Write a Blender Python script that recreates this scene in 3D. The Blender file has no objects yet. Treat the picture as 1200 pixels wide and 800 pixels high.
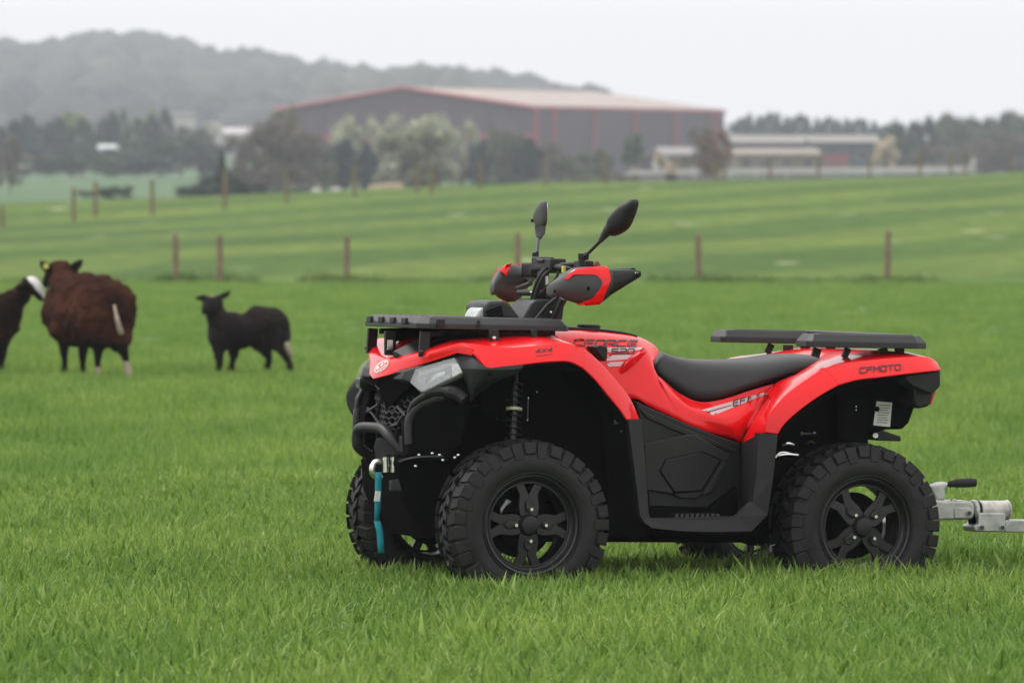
import bpy, bmesh, math, random
import numpy as np
from math import sin, cos, pi, radians, atan, hypot, sqrt
from mathutils import Vector, Matrix, noise
from mathutils.bvhtree import BVHTree

random.seed(7)
SC = bpy.context.scene
COL = SC.collection

# ------------------------------------------------------------------ camera
FPX = 6620.0
CAMZ = 1.35
PITCH = atan(147 / FPX)
cam_d = bpy.data.cameras.new("camera")
cam = bpy.data.objects.new("camera", cam_d)
COL.objects.link(cam)
cam.location = (0, 0, CAMZ)
cam.rotation_euler = (pi / 2 - PITCH, 0, 0)
cam_d.sensor_width = 36
cam_d.sensor_fit = 'HORIZONTAL'
cam_d.lens = FPX / 1200 * 36
cam_d.clip_start = 0.5
cam_d.clip_end = 20000
cam_d.dof.use_dof = True
cam_d.dof.focus_distance = 19.75
cam_d.dof.aperture_fstop = 6.8
SC.camera = cam

# ------------------------------------------------------------------ sky, sun, exposure
SUN_EL, SUN_AZ = 52, -62          # elevation; azimuth from +Y (view direction), negative = left
W = bpy.data.worlds.new("World")
SC.world = W
W.use_nodes = True
wn, wl = W.node_tree.nodes, W.node_tree.links
wn.clear()
sky = wn.new('ShaderNodeTexSky')
sky.sky_type = 'NISHITA'
sky.sun_disc = False
sky.sun_elevation = radians(SUN_EL)
sky.sun_rotation = radians(SUN_AZ)
sky.air_density = 1.0
sky.dust_density = 4.0
hs = wn.new('ShaderNodeHueSaturation')
hs.inputs['Saturation'].default_value = 0.12
hs.inputs['Value'].default_value = 1.0
mx = wn.new('ShaderNodeMixRGB')
mx.inputs[0].default_value = 0.86      # thick even cloud over the blue sky
mx.inputs[2].default_value = (12.6, 12.5, 12.5, 1)
bg = wn.new('ShaderNodeBackground')
bg.inputs[1].default_value = 0.10
wo = wn.new('ShaderNodeOutputWorld')
wl.new(sky.outputs[0], hs.inputs['Color'])
wl.new(hs.outputs[0], mx.inputs[1])
wl.new(mx.outputs[0], bg.inputs[0])
wl.new(bg.outputs[0], wo.inputs[0])

sd = bpy.data.lights.new("sun", 'SUN')
sun = bpy.data.objects.new("sun", sd)
COL.objects.link(sun)
sd.energy = 1.5
sd.angle = radians(14)
sd.color = (1.0, 0.97, 0.92)
_d = Vector((sin(radians(SUN_AZ)) * cos(radians(SUN_EL)), cos(radians(SUN_AZ)) * cos(radians(SUN_EL)), sin(radians(SUN_EL))))
sun.rotation_euler = _d.to_track_quat('Z', 'Y').to_euler()

SC.view_settings.view_transform = 'Standard'
SC.view_settings.look = 'None'
SC.view_settings.exposure = 0.32
SC.view_settings.gamma = 1.0
SC.cycles.use_denoising = True
SC.cycles.max_bounces = 6
SC.cycles.transparent_max_bounces = 8
SC.cycles.volume_bounces = 0
SC.render.use_motion_blur = False

# ------------------------------------------------------------------ materials
def mat(name, color, rough=0.5, metal=0.0, coat=0.0, coat_rough=0.03, var=0.0, vscale=20.0,
        bump=0.0, bscale=60.0, spec=0.5, detail=4.0, color2=None, rvar=0.0, stretch=None):
    m = bpy.data.materials.new(name)
    m.use_nodes = True
    n, l = m.node_tree.nodes, m.node_tree.links
    b = n['Principled BSDF']
    b.inputs['Base Color'].default_value = (*color, 1)
    b.inputs['Roughness'].default_value = rough
    b.inputs['Metallic'].default_value = metal
    b.inputs['Coat Weight'].default_value = coat
    b.inputs['Coat Roughness'].default_value = coat_rough
    b.inputs['Specular IOR Level'].default_value = spec
    tc = n.new('ShaderNodeTexCoord')
    src = tc.outputs['Object']
    if stretch:
        mp = n.new('ShaderNodeMapping')
        mp.inputs['Scale'].default_value = stretch
        l.new(src, mp.inputs[0])
        src = mp.outputs[0]
    if var > 0 or color2:
        t = n.new('ShaderNodeTexNoise')
        t.inputs['Scale'].default_value = vscale
        t.inputs['Detail'].default_value = detail
        l.new(src, t.inputs['Vector'])
        r = n.new('ShaderNodeValToRGB')
        c2 = color2 if color2 else tuple(min(1, c * (1 + var)) for c in color)
        c1 = color if color2 else tuple(c * (1 - var) for c in color)
        r.color_ramp.elements[0].position = 0.32
        r.color_ramp.elements[1].position = 0.68
        r.color_ramp.elements[0].color = (*c1, 1)
        r.color_ramp.elements[1].color = (*c2, 1)
        l.new(t.outputs['Fac'], r.inputs[0])
        l.new(r.outputs[0], b.inputs['Base Color'])
    if rvar > 0:
        t3 = n.new('ShaderNodeTexNoise')
        t3.inputs['Scale'].default_value = vscale * 0.7
        l.new(src, t3.inputs['Vector'])
        mr = n.new('ShaderNodeMapRange')
        mr.inputs['To Min'].default_value = max(0, rough - rvar)
        mr.inputs['To Max'].default_value = rough + rvar
        l.new(t3.outputs['Fac'], mr.inputs['Value'])
        l.new(mr.outputs[0], b.inputs['Roughness'])
    if bump > 0:
        t2 = n.new('ShaderNodeTexNoise')
        t2.inputs['Scale'].default_value = bscale
        t2.inputs['Detail'].default_value = 3
        l.new(src, t2.inputs['Vector'])
        bp = n.new('ShaderNodeBump')
        bp.inputs['Strength'].default_value = bump
        bp.inputs['Distance'].default_value = 0.01
        l.new(t2.outputs['Fac'], bp.inputs['Height'])
        l.new(bp.outputs[0], b.inputs['Normal'])
    return m

# ------------------------------------------------------------------ object helpers
def mesh_obj(name, verts, faces, m=None, parent=None, smooth=True, angle=35, mats=None, midx=None):
    me = bpy.data.meshes.new(name)
    me.from_pydata([tuple(v) for v in verts], [], [tuple(f) for f in faces])
    me.update()
    if mats:
        for k in mats:
            me.materials.append(k)
        if midx is not None:
            me.polygons.foreach_set('material_index', midx)
    elif m:
        me.materials.append(m)
    if smooth:
        me.polygons.foreach_set('use_smooth', [True] * len(me.polygons))
        if angle < 180:
            me.set_sharp_from_angle(angle=radians(angle))
    o = bpy.data.objects.new(name, me)
    COL.objects.link(o)
    if parent:
        o.parent = parent
    return o

def empty(name, loc=(0, 0, 0), rz=0.0):
    o = bpy.data.objects.new(name, None)
    o.empty_display_size = 0.2
    COL.objects.link(o)
    o.location = loc
    o.rotation_euler = (0, 0, rz)
    return o

def tag(o, label=None, cat=None, group=None, kind=None):
    if label: o['label'] = label
    if cat: o['category'] = cat
    if group: o['group'] = group
    if kind: o['kind'] = kind
    return o

class MB:
    """collects shapes into one mesh"""
    def __init__(s): s.v, s.f = [], []
    def add(s, v, f):
        k = len(s.v)
        s.v += [Vector(p) for p in v]
        s.f += [tuple(i + k for i in q) for q in f]
        return s
    def box(s, c, size, M=None):
        x, y, z = (q / 2 for q in size)
        vs = [Vector((a * x, b * y, d * z)) for a in (-1, 1) for b in (-1, 1) for d in (-1, 1)]
        if M is not None: vs = [M @ p for p in vs]
        c = Vector(c)
        return s.add([c + p for p in vs], [(0, 1, 3, 2), (4, 6, 7, 5), (0, 4, 5, 1), (2, 3, 7, 6), (0, 2, 6, 4), (1, 5, 7, 3)])
    def tube(s, pts, r, n=8, caps=True, closed=False):
        pts = [Vector(p) for p in pts]
        rs = r if isinstance(r, (list, tuple)) else [r] * len(pts)
        k = len(pts)
        rings, ref = [], None
        for i, p in enumerate(pts):
            if closed: t = pts[(i + 1) % k] - pts[i - 1]
            else: t = pts[min(i + 1, k - 1)] - pts[max(i - 1, 0)]
            t.normalize()
            if ref is None:
                ref = t.orthogonal().normalized()
            ref = (ref - t * ref.dot(t))
            if ref.length < 1e-6: ref = t.orthogonal()
            ref.normalize()
            b = t.cross(ref)
            rings.append([p + (ref * cos(2 * pi * j / n) + b * sin(2 * pi * j / n)) * rs[i] for j in range(n)])
        v = [q for rg in rings for q in rg]
        f = []
        for i in range(k if closed else k - 1):
            a, b2 = i * n, ((i + 1) % k) * n
            for j in range(n):
                f.append((a + j, a + (j + 1) % n, b2 + (j + 1) % n, b2 + j))
        if caps and not closed:
            f.append(tuple(range(n))[::-1])
            f.append(tuple((k - 1) * n + j for j in range(n)))
        return s.add(v, f)
    def prism(s, poly, off):
        """poly: ordered 3D points, off: extrusion vector"""
        n = len(poly)
        off = Vector(off)
        a = [Vector(p) for p in poly]
        v = a + [p + off for p in a]
        f = [tuple(range(n))[::-1], tuple(range(n, 2 * n))]
        for i in range(n):
            j = (i + 1) % n
            f.append((i, j, n + j, n + i))
        return s.add(v, f)
    def lathe(s, prof, n=48, center=(0, 0, 0), axis='y', closed=False):
        """prof: (radius, along) ; axis y"""
        c = Vector(center)
        k = len(prof)
        v = []
        for r, h in prof:
            for j in range(n):
                a = 2 * pi * j / n
                if axis == 'y': v.append(c + Vector((r * cos(a), h, r * sin(a))))
                elif axis == 'x': v.append(c + Vector((h, r * cos(a), r * sin(a))))
                else: v.append(c + Vector((r * cos(a), r * sin(a), h)))
        f = []
        for i in range(k if closed else k - 1):
            a0, b0 = i * n, ((i + 1) % k) * n
            for j in range(n):
                f.append((a0 + j, a0 + (j + 1) % n, b0 + (j + 1) % n, b0 + j))
        return s.add(v, f)
    def ball(s, c, r, n=10, M=None):
        c = Vector(c)
        rr = Vector(r) if hasattr(r, '__len__') else Vector((r, r, r))
        m = n // 2
        v = []
        for i in range(1, m):
            a = pi * i / m
            for j in range(n):
                b = 2 * pi * j / n
                v.append(Vector((sin(a) * cos(b) * rr.x, sin(a) * sin(b) * rr.y, cos(a) * rr.z)))
        v += [Vector((0, 0, rr.z)), Vector((0, 0, -rr.z))]
        f = []
        for i in range(m - 2):
            for j in range(n):
                f.append((i * n + j, (i + 1) * n + j, (i + 1) * n + (j + 1) % n, i * n + (j + 1) % n))
        t, bt = len(v) - 2, len(v) - 1
        for j in range(n):
            f.append((t, j, (j + 1) % n))
            f.append((bt, (m - 2) * n + (j + 1) % n, (m - 2) * n + j))
        if M is not None: v = [M @ p for p in v]
        return s.add([c + p for p in v], f)
    def build(s, name, m, parent=None, smooth=True, angle=35, fix=True, bevel=0, mirror=False, seg=2):
        v = [Vector(p) for p in s.v]
        if mirror: v = [Vector((p.x, -p.y, p.z)) for p in v]
        o = mesh_obj(name, v, s.f, m, parent, smooth, 180 if fix else angle)
        if fix:
            bm = bmesh.new(); bm.from_mesh(o.data)
            bmesh.ops.recalc_face_normals(bm, faces=bm.faces)
            bm.to_mesh(o.data); bm.free()
            if smooth: o.data.set_sharp_from_angle(angle=radians(angle))
        if bevel:
            md = o.modifiers.new('bevel', 'BEVEL')
            md.width = bevel; md.segments = seg; md.limit_method = 'ANGLE'; md.angle_limit = radians(28)
            md.harden_normals = False
        return o

# ------------------------------------------------------------------ the lie of the land
def u2x(u, y): return (u - 600) / FPX * y
def v2z(v, y):                        # height seen at picture row v from distance y
    return CAMZ + (253 - v) / FPX * y
_T = [  # distance, height left / middle / right of the view
 (0, .038, .038, .038), (26, .038, .038, .038), (42, .13, .13, .13), (75, .14, .14, .14), (110, .05, .05, .05),
 (150, .60, .80, .88), (182, 1.10, 1.55, 1.72), (200, 1.62, 2.03, 2.25), (215, 1.83, 2.36, 2.60), (235, 1.70, 2.70, 2.98),
 (270, 0.2, 2.55, 3.40), (290, -.8, 1.8, 3.58), (330, -1.5, 0.2, 2.8), (400, 2.3, 1.2, 1.4), (480, 3.8, 3.2, 3.0),
 (600, 5.5, 5.0, 4.6), (800, 7, 7, 7), (1200, 14, 14, 13), (1500, 14, 14, 14), (2200, 14, 14, 14), (2700, 14, 14, 14), (6000, 20, 20, 20)]
_Y = np.array([r[0] for r in _T], float)
_Z = np.array([r[1:] for r in _T], float)
def _sm(col, y):
    y = max(0.0, min(5999.0, y))
    i = int(np.searchsorted(_Y, y, side='right') - 1)
    i = min(i, len(_Y) - 2)
    h = _Y[i + 1] - _Y[i]
    t = (y - _Y[i]) / h
    d = lambda k: 0.0 if k <= 0 or k >= len(_Y) - 1 else (_Z[k + 1, col] - _Z[k - 1, col]) / (_Y[k + 1] - _Y[k - 1])
    m0, m1 = d(i) * h, d(i + 1) * h
    t2, t3 = t * t, t * t * t
    return (2*t3-3*t2+1)*_Z[i, col] + (t3-2*t2+t)*m0 + (-2*t3+3*t2)*_Z[i+1, col] + (t3-t2)*m1
RIDGE_U = [-600, -200, 0, 40, 75, 125, 160, 205, 245, 290, 330, 400, 450, 500, 560, 600, 650, 700, 740, 820, 900, 1100, 1500]
RIDGE_Z = [CAMZ + (253 - v) / FPX * 2200 - 15.5 for v in (60, 52, 48, 54, 47, 42, 52, 53, 62, 59, 71, 79, 83, 78, 86, 94, 102, 116, 132, 150, 175, 190, 190)]
def ground(x, y):
    t = 0.5 + (x / max(y, 5.0)) * FPX / 1200
    t = max(-0.25, min(1.25, t))
    if t < .5: a, b, k = 0, 1, t * 2
    else: a, b, k = 1, 2, t * 2 - 1
    k = max(-.2, min(1.2, k))
    z = _sm(a, y) * (1 - k) + _sm(b, y) * k
    if y > 1250:
        u = 600 + x / y * FPX
        k = min(1, (y - 1250) / 950); k = k * k * (3 - 2 * k)
        if y > 2700: k *= max(0, 1 - (y - 2700) / 2500)
        z += (float(np.interp(u, RIDGE_U, RIDGE_Z)) - 14) * k
        z += .45 * (noise.noise(Vector((x / 210, y / 600, 3))) * 7 + noise.noise(Vector((x / 90, y / 300, 9))) * 4) * min(1, (y - 1300) / 600)
    return z

ys = [-30, -10, 0, 6, 10, 14] + [16 + .5 * i for i in range(60)] + list(np.linspace(47, 120, 40)) + list(np.linspace(123, 340, 110)) \
     + list(np.linspace(350, 900, 50)) + list(np.linspace(930, 2800, 60)) + [3200, 4000, 5000, 6000, 9000]
NX = 120
gv, gf = [], []
for y in ys:
    half = max(12, abs(y) * 0.19)
    for i in range(NX + 1):
        q = i / NX * 2 - 1
        wide = half * q if abs(q) < .8 else (half * .8 + (abs(q) - .8) / .2 * (max(400, y * 1.2))) * (1 if q > 0 else -1)
        gv.append((wide, y, ground(wide, y)))
for r in range(len(ys) - 1):
    for i in range(NX):
        a = r * (NX + 1) + i
        gf.append((a, a + 1, a + NX + 2, a + NX + 1))

def field_material():
    m = bpy.data.materials.new("pasture")
    m.use_nodes = True
    n, l = m.node_tree.nodes, m.node_tree.links
    b = n['Principled BSDF']
    b.inputs['Roughness'].default_value = 0.9
    b.inputs['Specular IOR Level'].default_value = 0.15
    g = n.new('ShaderNodeNewGeometry')
    sx = n.new('ShaderNodeSeparateXYZ'); l.new(g.outputs['Position'], sx.inputs[0])
    # fine tuft grain (stretched across the view in depth by distance)
    def tex(scale, sc3, det=4):
        mp = n.new('ShaderNodeMapping'); mp.inputs['Scale'].default_value = sc3
        l.new(g.outputs['Position'], mp.inputs[0])
        t = n.new('ShaderNodeTexNoise'); t.inputs['Scale'].default_value = scale; t.inputs['Detail'].default_value = det
        l.new(mp.outputs[0], t.inputs['Vector']); return t.outputs['Fac']
    def ramp(f, stops):
        r = n.new('ShaderNodeValToRGB'); e = r.color_ramp.elements
        e[0].position, e[0].color = stops[0][0], (*stops[0][1], 1)
        e[1].position, e[1].color = stops[-1][0], (*stops[-1][1], 1)
        for p, c in stops[1:-1]:
            q = e.new(p); q.color = (*c, 1)
        l.new(f, r.inputs[0]); return r.outputs[0]
    def mix(f, a, c, typ='MIX'):
        x = n.new('ShaderNodeMixRGB'); x.blend_type = typ
        if isinstance(f, float): x.inputs[0].default_value = f
        else: l.new(f, x.inputs[0])
        for k, q in ((1, a), (2, c)):
            if isinstance(q, tuple): x.inputs[k].default_value = (*q, 1)
            else: l.new(q, x.inputs[k])
        return x.outputs[0]
    base = ramp(tex(1.0, (9, 2.2, 0), 6), [(.3, (.070, .135, .022)), (.5, (.084, .152, .028)), (.7, (.100, .170, .036))])
    # rolled stripes on the rising field: long bands running across the slope
    mp = n.new('ShaderNodeMapping'); mp.inputs['Scale'].default_value = (1, 1, 1)
    mp.inputs['Rotation'].default_value = (0, 0, radians(-66)); l.new(g.outputs['Position'], mp.inputs[0])
    wv = n.new('ShaderNodeTexWave'); wv.wave_type = 'BANDS'; wv.bands_direction = 'Y'
    wv.inputs['Scale'].default_value = 0.034; wv.inputs['Distortion'].default_value = 9.0
    wv.inputs['Detail'].default_value = 2.0; wv.inputs['Detail Scale'].default_value = 0.35
    l.new(mp.outputs[0], wv.inputs['Vector'])
    stripe = ramp(wv.outputs['Fac'], [(.36, (.047, .102, .001)), (.64, (.086, .142, .010))])
    wob = ramp(tex(1.0, (.035, .11, 0), 4), [(.38, (.86, .90, .84)), (.62, (1.10, 1.08, 1.14))])
    stripe = mix(1.0, stripe, wob, 'MULTIPLY')
    patch = ramp(tex(1.0, (.10, .03, 0), 3), [(.35, (.84, .88, .74)), (.65, (1.12, 1.06, 1.18))])
    far = mix(1.0, stripe, patch, 'MULTIPLY')
    tuft = ramp(tex(1.0, (1.6, .30, 0), 6), [(.35, (.80, .84, .78)), (.65, (1.18, 1.14, 1.22))])
    far = mix(1.0, far, tuft, 'MULTIPLY')
    # beyond the fence the stripes show
    mr = n.new('ShaderNodeMapRange'); mr.inputs['From Min'].default_value = 108; mr.inputs['From Max'].default_value = 116
    l.new(sx.outputs['Y'], mr.inputs['Value'])
    c = mix(mr.outputs[0], base, far)
    # pale daisies / dandelions in drifts
    vo = n.new('ShaderNodeTexVoronoi'); vo.inputs['Scale'].default_value = 1.0
    mp2 = n.new('ShaderNodeMapping'); mp2.inputs['Scale'].default_value = (.5, .16, 0); l.new(g.outputs['Position'], mp2.inputs[0])
    l.new(mp2.outputs[0], vo.inputs['Vector'])
    dz = ramp(vo.outputs['Distance'], [(.10, (1, 1, 1)), (.2, (0, 0, 0))])
    pt = ramp(tex(1.0, (.09, .06, 0), 2), [(.52, (0, 0, 0)), (.60, (.8, .8, .8))])
    dm = mix(1.0, dz, pt, 'MULTIPLY')
    dm = mix(1.0, dm, mr.outputs[0], 'MULTIPLY')
    c = mix(dm, c, (.42, .42, .27))
    # paler crop in the valley behind the crest
    mr2 = n.new('ShaderNodeMapRange'); mr2.inputs['From Min'].default_value = 340; mr2.inputs['From Max'].default_value = 420
    l.new(sx.outputs['Y'], mr2.inputs['Value'])
    val = ramp(tex(1.0, (.012, .01, 0), 3), [(.35, (.072, .135, .055)), (.65, (.09, .155, .068))])
    c = mix(mr2.outputs[0], c, val)
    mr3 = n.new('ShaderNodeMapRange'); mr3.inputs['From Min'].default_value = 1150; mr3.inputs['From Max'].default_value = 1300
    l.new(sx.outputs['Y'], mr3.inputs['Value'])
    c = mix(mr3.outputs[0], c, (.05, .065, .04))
    l.new(c, b.inputs['Base Color'])
    return m
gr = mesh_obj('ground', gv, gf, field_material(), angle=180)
tag(gr, 'green pasture rising gently to a crest with a hazy valley and hill beyond', kind='structure')
# ------------------------------------------------------------------ grass: leaf blades in tufts
def blade_material(name, dark=1.0):
    m = bpy.data.materials.new(name)
    m.use_nodes = True
    n, l = m.node_tree.nodes, m.node_tree.links
    n.clear()
    out = n.new('ShaderNodeOutputMaterial')
    at = n.new('ShaderNodeAttribute'); at.attribute_name = 'tone'
    r = n.new('ShaderNodeValToRGB')
    e = r.color_ramp.elements
    e[0].position, e[0].color = 0.0, (.074 * dark, .150 * dark, .014 * dark, 1)
    e[1].position, e[1].color = 1.0, (.62, .68, .44, 1)
    for p, c in ((.35, (.154, .268, .042)), (.7, (.262, .385, .074)), (.92, (.42, .52, .17))):
        q = e.new(p); q.color = (c[0] * dark, c[1] * dark, c[2] * dark, 1)
    l.new(at.outputs['Fac'], r.inputs[0])
    oi = n.new('ShaderNodeObjectInfo')
    mp = n.new('ShaderNodeMapping'); mp.inputs['Scale'].default_value = (1.1, .45, 0)
    l.new(oi.outputs['Location'], mp.inputs[0])
    nz = n.new('ShaderNodeTexNoise'); nz.inputs['Scale'].default_value = 1.0; nz.inputs['Detail'].default_value = 3
    l.new(mp.outputs[0], nz.inputs['Vector'])
    r2 = n.new('ShaderNodeValToRGB')
    r2.color_ramp.elements[0].position = .35; r2.color_ramp.elements[0].color = (.72, .82, .74, 1)
    r2.color_ramp.elements[1].position = .65; r2.color_ramp.elements[1].color = (1.15, 1.10, 1.10, 1)
    l.new(nz.outputs['Fac'], r2.inputs[0])
    mu = n.new('ShaderNodeMixRGB'); mu.blend_type = 'MULTIPLY'; mu.inputs[0].default_value = 1
    l.new(r.outputs[0], mu.inputs[1]); l.new(r2.outputs[0], mu.inputs[2])
    d = n.new('ShaderNodeBsdfPrincipled'); d.inputs['Roughness'].default_value = .55
    d.inputs['Specular IOR Level'].default_value = .35
    t = n.new('ShaderNodeBsdfTranslucent')
    ms = n.new('ShaderNodeMixShader'); ms.inputs[0].default_value = .42
    l.new(mu.outputs[0], d.inputs['Base Color']); l.new(mu.outputs[0], t.inputs[0])
    l.new(d.outputs[0], ms.inputs[1]); l.new(t.outputs[0], ms.inputs[2])
    l.new(ms.outputs[0], out.inputs[0])
    return m

def tuft_mesh(name, nb, rad, hmin, hmax, w, seed, m):
    rnd = random.Random(seed)
    v, f, tone = [], [], []
    for _ in range(nb):
        a = rnd.uniform(0, 2 * pi); r = rad * sqrt(rnd.random())
        x, y = r * cos(a), r * sin(a)
        h = rnd.uniform(hmin, hmax) * (1.25 if rnd.random() < .06 else 1)
        az = rnd.uniform(0, 2 * pi); lean = abs(rnd.gauss(0, .34)); curl = rnd.uniform(0, .9)
        fa = rnd.uniform(0, 2 * pi)
        wx, wy = cos(fa) * w / 2, sin(fa) * w / 2
        tn = min(.95, max(0, rnd.gauss(.49, .23)))
        if rnd.random() < .012: tn = 1.0
        k = len(v)
        px = py = pz = 0.0; ang = lean
        segs = 3
        for i in range(segs + 1):
            t = i / segs
            ww = (1 - t ** 1.6) * 1.0 + .04
            cx, cy = x + px * cos(az), y + px * sin(az)
            if i < segs:
                v += [(cx - wx * ww, cy - wy * ww, pz), (cx + wx * ww, cy + wy * ww, pz)]
                tone += [max(0, tn * (.75 + .3 * t))] * 2
            else:
                v.append((cx, cy, pz)); tone.append(min(1, tn * 1.08))
            px += sin(ang) * h / segs; pz += cos(ang) * h / segs
            ang += curl * .75
        for i in range(segs - 1):
            f.append((k + 2*i, k + 2*i + 1, k + 2*i + 3, k + 2*i + 2))
        f.append((k + 2*segs - 2, k + 2*segs - 1, k + 2*segs))
    me = bpy.data.meshes.new(name)
    me.from_pydata(v, [], f); me.update()
    at = me.attributes.new('tone', 'FLOAT', 'POINT'); at.data.foreach_set('value', tone)
    me.materials.append(m)
    me.polygons.foreach_set('use_smooth', [True] * len(f))
    return bpy.data.objects.new(name, me)     # kept unlinked: only instanced

def scatter(name, pts, tufts, label):
    """points carry 'rot','scl','pick'; geometry nodes put a tuft on each"""
    me = bpy.data.meshes.new(name)
    me.from_pydata([p[:3] for p in pts], [], [])
    for nm, typ, k in (('rot', 'FLOAT', 3), ('scl', 'FLOAT', 4), ('pick', 'INT', 5)):
        a = me.attributes.new(nm, typ, 'POINT'); a.data.foreach_set('value', [p[k] for p in pts])
    o = bpy.data.objects.new(name, me); COL.objects.link(o)
    ng = bpy.data.node_groups.new(name, 'GeometryNodeTree')
    ng.interface.new_socket('Geometry', in_out='INPUT', socket_type='NodeSocketGeometry')
    ng.interface.new_socket('Geometry', in_out='OUTPUT', socket_type='NodeSocketGeometry')
    N, L = ng.nodes, ng.links
    gi, go = N.new('NodeGroupInput'), N.new('NodeGroupOutput')
    gi2 = N.new('GeometryNodeGeometryToInstance')
    for t in tufts:
        oi = N.new('GeometryNodeObjectInfo'); oi.inputs['Object'].default_value = t; oi.inputs['As Instance'].default_value = True
        L.new(oi.outputs['Geometry'], gi2.inputs[0])
    # multi-input order is reversed, the pick is random so it does not matter
    ip = N.new('GeometryNodeInstanceOnPoints')
    L.new(gi.outputs[0], ip.inputs['Points']); 
    jn = N.new('GeometryNodeJoinGeometry')
    for t in [x for x in N if x.bl_idname == 'GeometryNodeObjectInfo']:
        L.new(t.outputs['Geometry'], jn.inputs[0])
    N.remove(gi2)
    L.new(jn.outputs[0], ip.inputs['Instance'])
    ip.inputs['Pick Instance'].default_value = True
    def attr(nm, dt):
        a = N.new('GeometryNodeInputNamedAttribute'); a.data_type = dt; a.inputs['Name'].default_value = nm
        return a.outputs['Attribute']
    L.new(attr('pick', 'INT'), ip.inputs['Instance Index'])
    cx = N.new('ShaderNodeCombineXYZ'); L.new(attr('rot', 'FLOAT'), cx.inputs['Z'])
    e2r = N.new('FunctionNodeEulerToRotation'); L.new(cx.outputs[0], e2r.inputs[0])
    L.new(e2r.outputs[0], ip.inputs['Rotation'])
    L.new(attr('scl', 'FLOAT'), ip.inputs['Scale'])
    L.new(ip.outputs[0], go.inputs[0])
    md = o.modifiers.new('tufts', 'NODES'); md.node_group = ng
    tag(o, label, 'grass', kind='stuff')
    return o

gm = blade_material('grass_blade')
near_t = [tuft_mesh('grass_tuft', 80, .085, .062, .126, .0022, 10 + i, gm) for i in range(7)]
mid_t = [tuft_mesh('grass_tuft', 60, .17, .06, .12, .008, 30 + i, gm) for i in range(5)]
far_t = [tuft_mesh('grass_tuft', 70, .42, .06, .11, .02, 50 + i, gm) for i in range(4)]
rg = np.random.default_rng(5)
pts = []
def sow(y0, y1, dens, lo, k, s0, s1, zoff=-.012):
    area = (y1**2 - y0**2) / 2 * .0906 * 2 * 1.22 + (y1 - y0) * 1.2
    cnt = int(area * dens)
    yy = np.sqrt(rg.uniform(y0**2, y1**2, cnt))
    for y in yy:
        hw = y * .0906 * 1.22 + .6
        x = rg.uniform(-hw, hw)
        nz = noise.noise(Vector((x * 1.3, y * .7, 0)))
        if rg.random() < .12 - nz * .35: continue
        s = rg.uniform(s0, s1) * (1 + .30 * nz)
        pts.append((x, y, ground(x, y) + zoff, rg.uniform(0, 6.28), s, lo + int(rg.integers(0, k))))
sow(13.0, 27, 210, 0, 7, .8, 1.2)
sow(27, 48, 55, 7, 5, .8, 1.2)
sow(48, 109, 17, 12, 4, .8, 1.25)
scatter('grass', pts, near_t + mid_t + far_t, 'short lush green grass of the pasture around the quad bike')
# ------------------------------------------------------------------ the quad bike (own axes: x forward, y its left side, z up)
TH = radians(21); QT = Vector((0.4685, 20.1661, -0.0361)); QPH = 0.02438
RZ = Matrix.Rotation(pi + TH, 4, 'Z')            # local +x points (-cos,-sin)
QM = Matrix.Translation(QT) @ RZ @ Matrix.Rotation(-QPH, 4, 'Y')
quad = empty('quad_bike')
quad.matrix_world = QM
tag(quad, 'red and black all-terrain quad bike standing on the grass with racks and mirrors', 'quad bike')
QI = QM.inverted()
CAMP = Vector((0, 0, CAMZ))
def ray(u, v):
    a, b = (u - 600) / FPX, -(v - 400) / FPX
    return (Vector((1, 0, 0)) * a + Vector((0, sin(PITCH), cos(PITCH))) * b + Vector((0, cos(PITCH), -sin(PITCH)))).normalized()
QC = QI @ CAMP
def qdir(u, v): return (QI.to_3x3() @ ray(u, v))
def P(u, v, lat):
    """point of the machine at picture spot (u, v) that lies lat metres to its left of centre"""
    d = qdir(u, v); t = (lat - QC.y) / d.y
    return QC + d * t
def PL(pts, lat=None): return [P(p[0], p[1], p[2] if lat is None else lat) for p in pts]

M_red = mat('red_plastic', (.80, .006, .010), rough=.22, coat=.35, coat_rough=.02, spec=.2, bump=.008, bscale=9)
M_blk = mat('black_textured_plastic', (.010, .010, .011), rough=.50, bump=.12, bscale=420, spec=.36, var=.2, vscale=9)
M_gry = mat('charcoal_plastic', (.022, .022, .024), rough=.48, bump=.12, bscale=420, spec=.4, var=.12, vscale=9)
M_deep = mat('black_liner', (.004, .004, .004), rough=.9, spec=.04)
M_rub = mat('tyre_rubber', (.010, .010, .010), rough=.62, bump=.18, bscale=90, spec=.35, var=.35, vscale=14)
M_rim = mat('black_painted_alloy', (.007, .007, .008), rough=.42, spec=.5)
M_vinyl = mat('seat_vinyl', (.015, .015, .017), rough=.46, bump=.10, bscale=300, spec=.45)
M_steel = mat('bright_steel', (.72, .72, .70), rough=.25, metal=1)
M_dsteel = mat('dark_steel', (.06, .06, .06), rough=.35, metal=.8)
M_galv = mat('galvanised_steel', (.42, .42, .40), rough=.48, metal=.55, var=.22, vscale=22, bump=.1, bscale=60, rvar=.12)
M_decal = mat('black_lettering', (.016, .012, .013), rough=.4)
M_pale = mat('silver_decal', (.62, .42, .43), rough=.35)
M_white = mat('white_label', (.62, .62, .58), rough=.6)
M_teal = mat('teal_webbing', (.010, .26, .32), rough=.8, bump=.3, bscale=250)
M_orange = mat('orange_reflector', (.75, .14, .02), rough=.3)
M_redrefl = mat('red_reflector', (.55, .01, .02), rough=.2)
M_chrome = mat('headlight_reflector', (.78, .80, .82), rough=.12, metal=1)
M_glass = bpy.data.materials.new('clear_lens'); M_glass.use_nodes = True
_b = M_glass.node_tree.nodes['Principled BSDF']
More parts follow.
